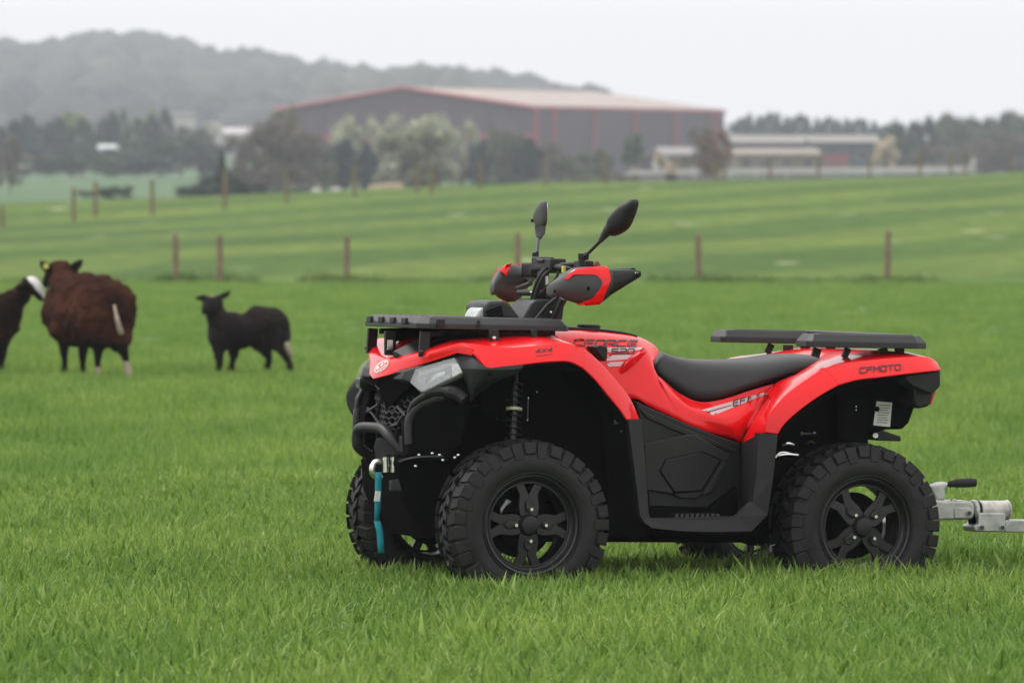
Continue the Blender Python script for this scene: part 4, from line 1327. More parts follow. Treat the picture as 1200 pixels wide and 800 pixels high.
# dash pod with vent, ahead of the bars
pod = plate('headlamp_pod', PL([(568.5, 373, .10), (568.5, 357.5, .10), (573.5, 353, .10), (592, 352, .10), (598, 356, .10), (611, 374, .10)]), .20, M_gry, quad, bevel=.012)
for k in range(4):
    o_ = k * 3.1
    plate('pod_vent', PL([(569.5 + o_ * .55, 364.5 + o_ * .9 + .2, .105), (587.0 + o_ * .25, 358.3 + o_, .105), (588.5 + o_ * .2, 360 + o_, .105), (569.8 + o_ * .5, 367 + o_ * .9, .105)]), .006, M_deep, pod, bevel=0)
plate('pod_lamp', PL([(557, 373, .08), (561, 364, .08), (566, 360, .08), (570, 361, .08), (570, 372, .08)]), .12, mat('clear_pod_lens', (.40, .43, .43), rough=.25, var=.3, vscale=60), pod, bevel=.006)
plate('dash_cover', PL([(612, 375, .09), (622, 356, .09), (628, 351, .09), (645, 350, .09), (648, 353, .09), (636, 375, .09)]), .18, M_gry, quad, bevel=.010)
plate('steering_cowl', PL([(628, 376, .11), (637, 362, .11), (650, 349, .11), (666, 350, .11), (661, 360, .11), (659, 376, .11)]), .03, M_blk, quad, bevel=.004)
MB().tube(PL([(628, 374, .12), (641, 358, .12), (655, 347, .14)]), .006, 8).build('cowl_strut', M_blk, quad)
MB().tube(PL([(648, 374, .13), (659, 350, .16)]), .010, 8).build('cowl_strut', M_blk, quad)
MB().ball(P(646, 366, .135), .006, 8).build('bolt_head', M_steel, quad)

# mirrors
def mirror_head(nm, pts, lat_fn, thick, mback, par):
    poly = [P(u, v, lat_fn(u, v)) for u, v in pts]
    c = sum(poly, Vector()) / len(poly)
    n_ = (poly[2] - poly[0]).cross(poly[len(poly)//2 + 1] - poly[0]).normalized()
    if n_.x < 0: n_ = -n_
    k = len(poly)
    rings = []
    for sc, dd in ((.94, -.35), (1.0, -.25), (1.0, .0), (.93, .30), (.72, .55), (.35, .66)):
        rings += [c + (p - c) * sc + n_ * thick * dd for p in poly]
    f = [tuple(range(k))]
    R = 6
    for r in range(R - 1):
        for j in range(k): f.append((r*k + j, r*k + (j+1) % k, (r+1)*k + (j+1) % k, (r+1)*k + j))
    f.append(tuple(range((R-1)*k, R*k)))
    o = MB().add(rings, f).build(nm, mback, par, angle=50)
    md = o.modifiers.new('ss', 'SUBSURF'); md.levels = 2; md.render_levels = 2
    MB().prism([c + (p - c) * .86 - n_ * thick * .34 for p in poly], -n_ * .002).build('mirror_glass', M_chrome, o)
    return o
near_pts = [(712, 260), (714.5, 254.5), (721, 246.5), (731, 237.5), (739, 233.2), (745.5, 233), (747, 237), (744.5, 247), (739.5, 260), (735, 269), (725, 275), (717.5, 277.5), (712.5, 276), (711, 268)]
m1 = mirror_head('mirror_housing', near_pts, lambda u, v: .40 + (u - 712) / 35 * .10, .055, M_blk, quad)
MB().tube(PL([(714, 268, .40), (708, 276, .385), (703, 283, .375)]), [.020, .014, .008], 12).build('mirror_neck', M_gry, m1)
MB().tube(PL([(704, 282, .375), (690, 296, .34), (684, 301, .325)]), .006, 10).build('mirror_stem', M_blk, m1)
MB().tube(PL([(688.5, 297.5, .335), (686.5, 299.5, .332)]), .0105, 10).build('stem_nut', M_blk, m1)
MB().tube(PL([(681.5, 297, .31), (682, 311, .31)]), .0125, 12).build('mirror_base', M_blk, m1)
MB().box(P(684.5, 301, .31), (.028, .026, .022)).build('mirror_clamp', M_blk, m1, bevel=.004)
far_pts = [(627, 262), (625, 256), (626, 249), (630, 241), (634.5, 235.8), (638, 234.5), (640.2, 237), (640.4, 252), (640, 262), (637, 268), (633, 268.5), (628.5, 268)]
m2 = mirror_head('mirror_housing', far_pts, lambda u, v: -.50 + (u - 625) / 15 * .11, .018, M_gry2, quad)  # paler grey than the near housing: the sky it catches is in the colour
MB().tube(PL([(633, 266, -.42), (633, 273, -.415), (631.5, 279, -.40)]), [.021, .018, .009], 12).build('mirror_neck', M_gry2, m2)
MB().tube(PL([(631, 279, -.40), (629.5, 296, -.36)]), .0065, 10).build('mirror_stem', M_gry2, m2)
MB().tube(PL([(627.5, 296, -.34), (627.5, 310, -.34)]), .0125, 12).build('mirror_base', M_blk, m2)
MB().box(P(625, 258.5, -.5), (.02, .01, .012)).build('housing_tab', M_blk, m2, bevel=.003)

# ------------------------------------------------------------------ tow coupling of the trailer behind
tow = empty('tow_coupling'); tow.matrix_world = QM
tag(tow, 'galvanised trailer coupling with black lever handle hitched behind the rear wheel', 'tow coupling')
def cyl(nm, a, b, r, m, par, n=20, bev=.003): return MB().tube([P(*a), P(*b)], r, n).build(nm, m, par, bevel=bev)
body = MB()
body.prism(PL([(1085, 586, .045), (1100, 585.5, .045), (1110, 586.5, .045), (1138, 586.5, .045), (1142, 592, .045), (1142, 605, .045), (1138, 608.5, .045), (1100, 609.5, .045), (1085, 607, .045)]), (0, -.09, 0))
bd = body.build('coupling_body', M_galv, tow, bevel=.012, seg=3)
plate('side_rib', PL([(1118, 594, .048), (1136, 594, .048), (1139, 598, .048), (1139, 607, .048), (1118, 607.5, .048)]), .008, M_galv, bd, bevel=.005)
neck = MB().prism(PL([(1093, 569, .03), (1104, 565.5, .03), (1112, 564.5, .03), (1111, 569, .03), (1108, 573, .03), (1108.5, 586, .03), (1097, 586, .03), (1091, 574, .03)]), (0, -.06, 0)).build('release_lever', M_galv, tow, bevel=.008, seg=3)
MB().tube(catmull(PL([(1110, 567.5, 0), (1113, 567, 0), (1120, 566, 0), (1130, 565.5, 0), (1140, 565.3, 0), (1143.5, 565.5, 0)]), 3), [.009]*3+[.013]*3+[.0165]*3+[.017]*3+[.0155]*3+[.010], 16).build('lever_grip', M_rub, neck)
MB().tube(PL([(1115, 586.5, .03), (1120, 586, .03)]), .007, 10).build('bolt_head', M_galv, bd)
cyl('gaiter_ring', (1139, 598, 0), (1143.5, 598, 0), .040, M_galv, tow)
cyl('gaiter_ring', (1145, 598, 0), (1147, 598, 0), .038, M_dsteel, tow)
cyl('damper_tube', (1147, 597, 0), (1179, 597, 0), .034, mat('scuffed_tube', (.50, .46, .44), rough=.5, metal=.3, var=.2, vscale=30), tow)
cyl('tube_flange', (1178.5, 597.5, 0), (1181, 597.5, 0), .038, M_galv, tow)
cyl('overrun_shaft', (1138, 608, 0), (1150, 608, 0), .030, M_deep, tow)
br = MB().prism(PL([(1147, 600.5, .05), (1179, 600.5, .05), (1178, 623, .05), (1142.5, 623, .05), (1141, 616, .05), (1147, 614, .05)]), (0, -.10, 0)).build('mounting_bracket', M_galv, tow, bevel=.006)
for (u, v) in ((1136, 601), (1151, 618), (1175, 618)):
    MB().tube(PL([(u, v, .062), (u, v, .045)]), .0085, 6).build('bolt_head', M_dsteel, br)
    MB().tube(PL([(u, v, .054), (u, v, .045)]), .012, 14).build('washer', M_galv, br)
d_ = (P(1179, 616.5, 0) - P(1150, 616, 0)).normalized()
p0 = P(1178, 609, .035); p1 = P(1178, 623.5, .035)
MB().prism([p0, p1, Vector((p1.x, -.035, p1.z)), Vector((p0.x, -.035, p0.z))], Vector((-1.6, 0, 0))).build('draw_bar', M_galv, tow, bevel=.004)
MB().tube([(-.80, 0, .30), (-1.02, 0, .30), (-1.06, 0, .31), (-1.06, 0, .36)], .018, 12).build('tow_ball', M_galv, quad)
# ------------------------------------------------------------------ sheep
def WP(u, v, y):
    d = ray(u, v); return CAMP + d * (y / d.y)
def organic(name, blobs, chains, vox, mfn, mats_, parent, wool=0.0, smooth=6, seed=0):
    """one continuous body: blobs and tapered chains fused by a voxel remesh"""
    mb = MB()
    for c, r, rz in blobs:
        mb.ball(c, r, 16, Matrix.Rotation(rz, 3, 'Z').to_3x3())
    for pts, rs in chains:
        pts = [Vector(p) for p in pts]
        cp = catmull(pts, 5)
        rr = [float(x) for x in np.interp(np.linspace(0, len(rs) - 1, len(cp)), range(len(rs)), rs)]
        mb.tube(cp, rr, 10)
        mb.ball(cp[0], rr[0], 8); mb.ball(cp[-1], rr[-1], 8)
    o = mb.build(name, None, None)
    md = o.modifiers.new('r', 'REMESH'); md.mode = 'VOXEL'; md.voxel_size = vox
    md = o.modifiers.new('s', 'SMOOTH'); md.factor = .5; md.iterations = smooth
    bpy.context.view_layer.update()
    dg = bpy.context.evaluated_depsgraph_get()
    me = bpy.data.meshes.new_from_object(o.evaluated_get(dg))
    old = o.data; o.modifiers.clear(); o.data = me; bpy.data.meshes.remove(old)
    for m in mats_: me.materials.append(m)
    nn = len(me.vertices)
    idx = [mfn(p.center) for p in me.polygons]
    if wool:
        wv = set()
        for p, k in zip(me.polygons, idx):
            if k == 0: wv.update(p.vertices)
        for i in wv:
            v = me.vertices[i]
            q = v.co * 11 + Vector((seed, 0, 0))
            v.co += v.normal * (noise.noise(q) * wool + noise.noise(q * 3) * wool * .5)
    me.polygons.foreach_set('material_index', idx)
    me.polygons.foreach_set('use_smooth', [True] * len(me.polygons))
    if parent: o.parent = parent
    return o
M_wool = mat('brown_fleece', (.014, .006, .0045), rough=.95, color2=(.066, .024, .014), vscale=3.4, bump=.9, bscale=34, spec=.04)
M_wool2 = mat('dark_brown_fleece', (.010, .006, .005), rough=.95, color2=(.032, .013, .009), vscale=3.2, bump=.9, bscale=34, spec=.04)
M_lamb = mat('black_lamb_fleece', (.007, .006, .006), rough=.95, color2=(.024, .018, .016), vscale=4, bump=.9, bscale=60, spec=.1)
M_hair = mat('black_hair', (.008, .006, .005), rough=.9, spec=.08)
M_wht = mat('cream_wool', (.32, .25, .19), rough=.9, bump=.4, bscale=80)
M_whface = mat('white_blaze', (.66, .64, .62), rough=.8)
M_tagy = mat('yellow_ear_tag', (.65, .58, .10), rough=.4)
M_eye = mat('dark_eye', (.01, .008, .006), rough=.1)

def sheep_root(name, u, v, y, label):
    c = WP(u, v, y); e = empty(name, (c.x, c.y, ground(c.x, c.y)))
    tag(e, label, 'sheep'); e['_y'] = y
    return e
def rel(e, u, v, y): return WP(u, v, y) - e.location

# big brown ewe seen from behind
e = sheep_root('ewe', 104, 436, 42.0, 'large brown ewe seen from behind with a white tail and white hind feet')
R_ = lambda u, v, y: rel(e, u, v, y)
blobs = [(R_(121, 365, 41.75), (.25, .30, .26), 0), (R_(116, 369, 41.85), (.27, .30, .26), 0), (R_(105, 362, 42.05), (.30, .32, .27), .4), (R_(90, 366, 42.2), (.27, .28, .25), .3),
         (R_(82, 358, 42.4), (.20, .24, .22), 0), (R_(112, 383, 41.8), (.20, .24, .15), 0), (R_(90, 379, 42.1), (.22, .24, .18), 0), (R_(134, 372, 41.65), (.13, .2, .24), 0), (R_(138, 388, 41.62), (.10, .14, .16), 0)]
chains = [([R_(84, 352, 42.4), R_(78, 336, 42.55), R_(75, 324, 42.65)], [.17, .13, .10]),
          ([R_(83, 322, 42.66), R_(68, 320, 42.7), R_(60, 327, 42.75), R_(54, 332, 42.78)], [.075, .095, .070, .040]),
          ([R_(82, 318, 42.65), R_(88, 313, 42.65), R_(95, 306.5, 42.65)], [.028, .024, .008]),
          ([R_(64, 317, 42.7), R_(55, 313.5, 42.7), R_(47.5, 307.5, 42.7)], [.028, .024, .008]),
          ([R_(75, 395, 42.35), R_(75, 412, 42.35), R_(76, 424, 42.35), R_(75, 436, 42.35)], [.060, .036, .026, .030]),
          ([R_(99, 395, 42.3), R_(97, 414, 42.3), R_(97, 426, 42.3), R_(97, 437, 42.3)], [.060, .036, .026, .030]),
          ([R_(115, 395, 41.75), R_(115, 412, 41.72), R_(114.5, 424, 41.74), R_(115.5, 438, 41.7)], [.075, .040, .027, .032]),
          ([R_(140, 392, 41.6), R_(144, 408, 41.62), R_(147.5, 422, 41.66), R_(151, 441, 41.6)], [.085, .044, .029, .034])]
lz = e.location.z
def mf(c):
    w = c + e.location; d = (w - CAMP)
    u = 600 + FPX * d.x / (d.y * cos(PITCH) - d.z * sin(PITCH)); v = 400 - FPX * (d.y * sin(PITCH) + d.z * cos(PITCH)) / (d.y * cos(PITCH) - d.z * sin(PITCH))
    if v > 424 and u > 136: return 2
    if v > 429 and 106 < u < 128: return 2
    if v > 403: return 1
    if v < 340 and u < 60: return 1
    return 0
organic('body', blobs, chains, .016, mf, [M_wool, M_hair, M_wht], e, wool=.030)
MB().tube(catmull([R_(134, 358, 41.40), R_(137, 372, 41.30), R_(140, 384, 41.30), R_(142.5, 391, 41.33)], 4), [.010]*4+[.017]*4+[.020]*4+[.014], 10).build('tail', M_wht, e)
for _a, _b, _c in ((R_(63, 317, 42.68), R_(54, 312.5, 42.66), R_(47, 306, 42.66)), (R_(84, 316, 42.63), R_(90, 311, 42.6), R_(96.5, 304.5, 42.6))):
    MB().tube(catmull([_a, _b, _c], 3), [.030, .034, .036, .036, .030, .018, .006], 10).build('ear', M_hair, e)
MB().box(R_(54, 312, 42.60), (.035, .012, .035)).build('ear_tag', M_tagy, e, bevel=.003)
MB().box(R_(90, 311.5, 42.58), (.028, .012, .04)).build('ear_tag', M_tagy, e, bevel=.003)

# black lamb
e = sheep_root('lamb', 292, 433, 43.0, 'small black lamb standing side-on and alone between the ewe and the quad bike')
blobs = [(rel(e, 308, 383, 43.0), (.20, .15, .165), 0), (rel(e, 318, 386, 43), (.155, .14, .16), 0), (rel(e, 285, 388, 42.98), (.20, .15, .135), 0), (rel(e, 262, 388, 42.95), (.13, .13, .15), 0), (rel(e, 272, 385, 42.95), (.14, .14, .13), 0), (rel(e, 327, 394, 43), (.09, .11, .11), 0)]
chains = [([rel(e, 262, 384, 42.95), rel(e, 254, 370, 42.92), rel(e, 251, 358, 42.9)], [.13, .082, .068]),
          ([rel(e, 252, 354, 42.9), rel(e, 246, 358, 42.82), rel(e, 240.5, 363, 42.75), rel(e, 238.5, 365.5, 42.72)], [.062, .058, .040, .026]),
          ([rel(e, 256, 350, 42.98), rel(e, 262, 346.5, 43.0), rel(e, 269.5, 341.5, 43.02)], [.026, .026, .009]),
          ([rel(e, 245, 350.5, 42.86), rel(e, 238, 349.2, 42.85), rel(e, 229.5, 349, 42.84)], [.024, .024, .009]),
          ([rel(e, 258, 398, 42.88), rel(e, 256.5, 412, 42.88), rel(e, 257.5, 422, 42.88), rel(e, 257, 434, 42.86)], [.085, .045, .028, .030]),
          ([rel(e, 274, 398, 43.05), rel(e, 274, 412, 43.05), rel(e, 272.5, 422, 43.05), rel(e, 271.5, 434, 43.05)], [.075, .042, .027, .030]),
          ([rel(e, 305, 398, 43.08), rel(e, 311, 410, 43.08), rel(e, 315, 420, 43.08), rel(e, 313, 430, 43.08)], [.09, .050, .029, .030]),
          ([rel(e, 326, 398, 42.92), rel(e, 331, 410, 42.92), rel(e, 337, 422, 42.92), rel(e, 341, 434, 42.92)], [.095, .052, .028, .030])]
organic('body', blobs, chains, .011, lambda c: 0, [M_lamb], e, wool=.014, seed=4)
MB().tube(catmull([rel(e, 331, 392, 42.95), rel(e, 335, 402, 42.88), rel(e, 338.5, 411, 42.87), rel(e, 341, 417, 42.9)], 4), [.018]*4+[.022]*4+[.020]*4+[.012], 10).build('tail', M_wht, e)
MB().ball(rel(e, 244.5, 354.5, 42.77), .009, 8).build('eye', M_eye, e)
MB().ball(rel(e, 249, 347.5, 42.88), (.035, .02, .008), 8).build('poll_tuft', M_wht, e)

# sheep leaving the left edge of the picture, white blaze on its face
e = sheep_root('ewe', -18, 436, 43.0, 'dark brown sheep with white blaze on its face, cut by the left edge')
blobs = [(rel(e, -8, 374, 43.0), (.22, .17, .19), 0), (rel(e, -32, 374, 43.0), (.26, .19, .21), 0), (rel(e, -60, 372, 43.0), (.24, .18, .20), 0), (rel(e, 3, 377, 42.95), (.13, .15, .17), 0)]
chains = [([rel(e, 2, 368, 42.95), rel(e, 16, 354, 42.92), rel(e, 28, 342, 42.9)], [.165, .105, .075]),
          ([rel(e, 32, 334, 42.9), rel(e, 38, 334, 42.86), rel(e, 44, 341, 42.82), rel(e, 48.5, 348.5, 42.8)], [.062, .066, .052, .034]),
          ([rel(e, 30, 331, 42.98), rel(e, 28.5, 327.5, 43.0), rel(e, 27.5, 324.5, 43.0)], [.026, .022, .008]),
          ([rel(e, 24, 336, 42.84), rel(e, 21, 335, 42.8), rel(e, 16, 337, 42.78)], [.024, .022, .010]),
          ([rel(e, 0, 395, 42.9), rel(e, 2, 412, 42.9), rel(e, 1, 424, 42.9), rel(e, 0, 436, 42.9)], [.085, .045, .028, .032]),
          ([rel(e, -14, 395, 43.1), rel(e, -14, 412, 43.1), rel(e, -13, 424, 43.1), rel(e, -13, 436, 43.1)], [.08, .045, .028, .032]),
          ([rel(e, -60, 390, 42.9), rel(e, -63, 408, 42.9), rel(e, -68, 420, 42.9), rel(e, -66, 436, 42.9)], [.10, .055, .030, .032]),
          ([rel(e, -75, 390, 43.1), rel(e, -78, 408, 43.1), rel(e, -83, 420, 43.1), rel(e, -81, 436, 43.1)], [.10, .055, .030, .032])]
def mf3(c):
    w = c + e.location; d = (w - CAMP); dd = d.y * cos(PITCH) - d.z * sin(PITCH)
    u = 600 + FPX * d.x / dd; v = 400 - FPX * (d.y * sin(PITCH) + d.z * cos(PITCH)) / dd
    # blaze along the front of the face
    s = (u - 34) * .75 - (v - 325) * .62
    if u > 32 and v < 352 and s > -2.2: return 2
    if u > 22 and v < 356: return 1
    if v > 404: return 1
    return 0
organic('body', blobs, chains, .012, mf3, [M_wool2, M_hair, M_whface], e, wool=.022, seed=9)
MB().ball(rel(e, 40, 335, 42.80), .011, 8).build('eye', M_eye, e)
# ------------------------------------------------------------------ fence posts
M_post = mat('weathered_post', (.20, .125, .085), rough=.9, var=.35, vscale=9, bump=.5, bscale=40)
M_post2 = mat('mossy_post', (.155, .150, .060), rough=.9, color2=(.18, .11, .07), vscale=1.6, bump=.5, bscale=40)
ORD = ['first', 'second', 'third', 'fourth', 'fifth', 'sixth', 'seventh', 'eighth', 'ninth', 'tenth', 'eleventh', 'twelfth', 'thirteenth', 'fourteenth', 'fifteenth', 'sixteenth', 'seventeenth', 'eighteenth', 'nineteenth', 'twentieth', 'twenty-first']
def post(u, y, h, r, m, label, group, lean=0.0):
    x = u2x(u, y); z = ground(x, y)
    mb = MB().tube([(0, 0, -.25), (lean * .5, 0, h * .5), (lean, 0, h - r * .3), (lean, 0, h)], [r, r * .97, r * .93, r * .6], 10)
    o = mb.build('fence_post', m)
    o.location = (x, y, z); o.rotation_euler = (0, 0, u * 1.7)
    return tag(o, label, 'fence post', group)
near_posts = [(206, 110, .97), (258, 110, .93), (406, 110.5, .90), (607, 110, .98), (819, 111, .93), (1040, 111, 1.0)]
for i, (u, y, h) in enumerate(near_posts):
    post(u, y, h, .058, M_post, 'reddish wooden post of the nearer fence across the field, %s from the left' % ORD[i], 'posts of the nearer fence', .02 * (-1) ** i)
back = [(3, 177, 24), (87, 182, 40), (112, 187, 42), (179, 188, 41), (264, 192, 45), (336, 198, 38), (416, 205, 36), (489, 212, 34), (506, 208, 36), (563, 215, 34), (638, 224, 32), (709, 226, 35),
        (850, 250, 29), (839, 262, 26), (902, 256, 27), (959, 262, 27), (1019, 270, 24), (1078, 276, 26), (1114, 280, 24), (1131, 278, 27), (1184, 284, 26)]
back.sort()
for i, (u, y, hp) in enumerate(back):
    post(u, y, hp / FPX * y * 1.0, .075, M_post2, 'mossy wooden post along the crest of the field, %s from the left' % ORD[i], 'posts along the crest', .03 * sin(i * 2.3))
# longer rough grass left standing under the nearer fence
fp = []
tall_t = [tuft_mesh('rough_tuft', 70, .35, .12, .26, .02, 80 + i, blade_material('rough_grass_blade', .55)) for i in range(3)]
for u in (206, 258, 406, 607, 819, 1040):
    for _ in range(16):
        x = u2x(u, 110.4) + rg.normal(0, .45); y = 110.3 + rg.normal(0, .3)
        fp.append((x, y, ground(x, y) - .02, rg.uniform(0, 6.28), rg.uniform(.6, 1.15), int(rg.integers(0, 3))))
for _ in range(420):
    x = rg.uniform(-14, 14)
    if noise.noise(Vector((x * .25, 5, 1))) < -.12: continue
    y = 110.8 + rg.normal(0, .35)
    fp.append((x, y, ground(x, y) - .03, rg.uniform(0, 6.28), rg.uniform(.25, .75), int(rg.integers(0, 3))))
scatter('rough_grass', fp, tall_t, 'darker rough grass left long beneath the nearer fence')

# ------------------------------------------------------------------ trees
def leaf_mat(name, c, var=.45, tr=.25):
    m = mat(name, c, rough=.85, spec=.1)
    n, l = m.node_tree.nodes, m.node_tree.links
    b = n['Principled BSDF']
    at = n.new('ShaderNodeAttribute'); at.attribute_name = 'tone'
    r = n.new('ShaderNodeValToRGB')
    r.color_ramp.elements[0].color = (*[k * (1 - var) for k in c], 1)
    r.color_ramp.elements[1].color = (*[min(1, k * (1 + var)) for k in c], 1)
    l.new(at.outputs['Fac'], r.inputs[0]); l.new(r.outputs[0], b.inputs['Base Color'])
    return m
def crown_mesh(name, seed, kind):
    """unit crown: base at z=0, top at z=1, about 1 across; many small leaf clumps"""
    rnd = random.Random(seed)
    v, f, tone = [], [], []
    lobes = []
    if kind == 'round':
        for i in range(26):
            a = rnd.uniform(0, 2*pi); h = rnd.uniform(.25, .9); rr = sqrt(max(0, 1 - ((h - .5) / .5) ** 2)) * .36 * rnd.uniform(.5, 1.05)
            lobes.append((Vector((cos(a)*rr, sin(a)*rr, h)), rnd.uniform(.10, .17)))
    elif kind == 'wide':
        for i in range(30):
            a = rnd.uniform(0, 2*pi); h = rnd.uniform(.15, .88); rr = .42 * rnd.uniform(.2, 1.0) * (1 - max(0, h - .55))
            lobes.append((Vector((cos(a)*rr, sin(a)*rr, h)), rnd.uniform(.09, .16)))
    elif kind == 'cone':
        for i in range(34):
            a = rnd.uniform(0, 2*pi); h = i / 34 * .94 + .02; rr = (1 - h) * .40
            lobes.append((Vector((cos(a)*rr*rnd.uniform(.4, 1), sin(a)*rr*rnd.uniform(.4, 1), h)), .05 + .09 * (1 - h)))
        lobes.append((Vector((0, 0, .95)), .045))
    elif kind == 'hedge':
        for i in range(34):
            lobes.append((Vector((rnd.uniform(-.45, .45), rnd.uniform(-.2, .2), rnd.uniform(.15, .8))), rnd.uniform(.09, .18)))
    per = 95 if kind != 'bare' else 40
    if kind == 'bare':
        for i in range(34):
            a = rnd.uniform(0, 2*pi); h = rnd.uniform(.2, .93); rr = .44 * rnd.uniform(.3, 1.0) * sqrt(max(0.05, 1 - ((h - .45) / .55) ** 2))
            lobes.append((Vector((cos(a)*rr, sin(a)*rr, h)), rnd.uniform(.07, .13)))
        per = 210
    for c, R in lobes:
        lt = rnd.uniform(.15, .85)
        for _ in range(per):
            d = Vector((rnd.gauss(0, 1), rnd.gauss(0, 1), rnd.gauss(0, 1))).normalized()
            p = c + d * R * (rnd.uniform(.35, 1.12))
            if kind == 'hedge': p.z = max(.0, p.z)
            s = rnd.uniform(.022, .044) * (.5 if kind == 'bare' else 1)
            e1 = d.orthogonal().normalized(); e1.rotate(Matrix.Rotation(rnd.uniform(0, 6.28), 3, d)); e1 = (e1 + Vector((rnd.gauss(0, .5), rnd.gauss(0, .5), rnd.gauss(0, .5)))).normalized()
            e2 = e1.cross(d).normalized() * (rnd.uniform(.5, 1) if kind != 'bare' else .35)
            k = len(v)
            v += [p - e1*s*(2.2 if kind == 'bare' else 1), p + e2*s, p + e1*s*(2.2 if kind == 'bare' else 1), p - e2*s]
            f.append((k, k+1, k+2, k+3))
            t = min(1, max(0, lt + rnd.gauss(0, .16)))
            tone += [t] * 4
    me = bpy.data.meshes.new(name)
    me.from_pydata(v, [], f); me.update()
    at = me.attributes.new('tone', 'FLOAT', 'POINT'); at.data.foreach_set('value', tone)
    me.materials.append(None)
    return me
def trunk_mesh(seed, cone=False):
    rnd = random.Random(seed); mb = MB()
    mb.tube([(0, 0, -.12), (.005, 0, .15), (.0, .005, .45), (0, 0, .9)], [.030, .022, .015, .004], 8)
    if not cone:
        for i in range(11):
            a = rnd.uniform(0, 6.28); z = rnd.uniform(.12, .5); L = rnd.uniform(.25, .42)
            p0 = Vector((0, 0, z)); p1 = p0 + Vector((cos(a)*L*.45, sin(a)*L*.45, L*.35)); p2 = p0 + Vector((cos(a)*L, sin(a)*L, L*.95))
            mb.tube([p0, p1, p2], [.012, .008, .003], 6)
            for q in range(2):
                b = a + rnd.uniform(-.9, .9); L2 = L * .5
                mb.tube([p1, p1 + Vector((cos(b)*L2*.5, sin(b)*L2*.5, L2*.4)), p1 + Vector((cos(b)*L2, sin(b)*L2, L2))], [.006, .004, .002], 5)
    o = mb.build('trunk', None); me = o.data; bpy.data.objects.remove(o); me.materials.append(None); return me
CR = {k: [crown_mesh('crown_' + k, 100 + i * 7 + len(k), k) for i in range(n)] for k, n in (('round', 3), ('wide', 2), ('cone', 2), ('hedge', 2), ('bare', 2))}
TR = [trunk_mesh(5), trunk_mesh(6), trunk_mesh(8, True)]
M_bark = mat('bark', (.09, .08, .065), rough=.9)
LM = {
 'dark': leaf_mat('dark_foliage', (.042, .080, .042)), 'pine': leaf_mat('conifer_foliage', (.030, .056, .034)), 'green': leaf_mat('green_foliage', (.055, .115, .045)),
 'spring': leaf_mat('spring_foliage', (.16, .21, .055)), 'olive': leaf_mat('olive_foliage', (.15, .155, .09)), 'twig': leaf_mat('bare_twigs', (.155, .135, .115), .3),
 'blossom': leaf_mat('cream_blossom', (.38, .39, .27), .25), 'copper': leaf_mat('copper_foliage', (.17, .10, .055)), 'slate': leaf_mat('bluish_foliage', (.036, .056, .054)), 'grey': leaf_mat('grey_green_foliage', (.115, .135, .09)),
 'mid': leaf_mat('mid_green_foliage', (.055, .105, .05))}
tn_ = [0]
def tree(name, u, vt, vb, wpx, y, kind, leaf, label, cat='tree', group=None, lift=.02, rot=None):
    x = u2x(u, y); zb, zt = v2z(vb, y), v2z(vt, y)
    h, w = zt - zb, wpx / FPX * y
    e = empty(name, (x, y, zb)); tag(e, label, cat, group)
    k = tn_[0]; tn_[0] += 1
    c = bpy.data.objects.new('crown', CR[kind][k % len(CR[kind])]); COL.objects.link(c); c.parent = e
    c.location = (0, 0, h * lift); c.scale = (w / .92, w / .92, h * (1 - lift) / .98)
    c.rotation_euler = (0, 0, (k * 2.1) if kind != 'hedge' and rot is None else (rot or 0))
    c.material_slots[0].link = 'OBJECT'; c.material_slots[0].material = LM[leaf]
    if kind != 'hedge' or cat == 'tree':
        t = bpy.data.objects.new('trunk', TR[2] if kind == 'cone' else TR[k % 2]); COL.objects.link(t); t.parent = e
        t.scale = (min(w, h), min(w, h), h); t.location = (0, 0, 0)
        t.material_slots[0].link = 'OBJECT'; t.material_slots[0].material = M_bark
    return e

# row of trees behind the valley field (left)
L1 = 'trees behind the valley field'
rows = [
 (8, 142, 200, 52, 640, 'round', 'slate', 'dark bluish tree at the left edge behind the valley field'),
 (30, 134, 196, 44, 690, 'round', 'slate', 'dark rounded tree near the left edge, left of the yellow-green crown'),
 (62, 138, 200, 40, 650, 'round', 'slate', 'dark low tree just left of the yellow-green crown'),
 (86, 131, 196, 42, 700, 'wide', 'spring', 'yellow-green spring tree showing above the dark row on the left'),
 (96, 140, 202, 50, 655, 'round', 'dark', 'dark tree in front of the yellow-green crown'),
 (126, 132, 200, 38, 660, 'round', 'slate', 'tall dark tree left of the white van roof'),
 (140, 130, 190, 26, 690, 'round', 'mid', 'narrow mid-green tree rising above the white vehicle'),
 (160, 138, 196, 40, 670, 'round', 'green', 'green tree between the two taller dark crowns'),
 (176, 128, 190, 20, 700, 'round', 'spring', 'small yellowish crown beside the darkest tall tree'),
 (187, 130, 196, 36, 665, 'round', 'slate', 'darkest tall tree right of the small yellowish crown'),
 (212, 148, 200, 44, 640, 'round', 'grey', 'grey-green tree below the white barn roof'),
 (236, 148, 200, 40, 636, 'wide', 'grey', 'grey-green low tree left of the pale farmhouse'),
]
for i, (u, a, b, w, y, k, l, lb) in enumerate(rows):
    tree('broadleaf_tree', u, a, b + 5, w, y, k, l, lb, 'tree', L1)
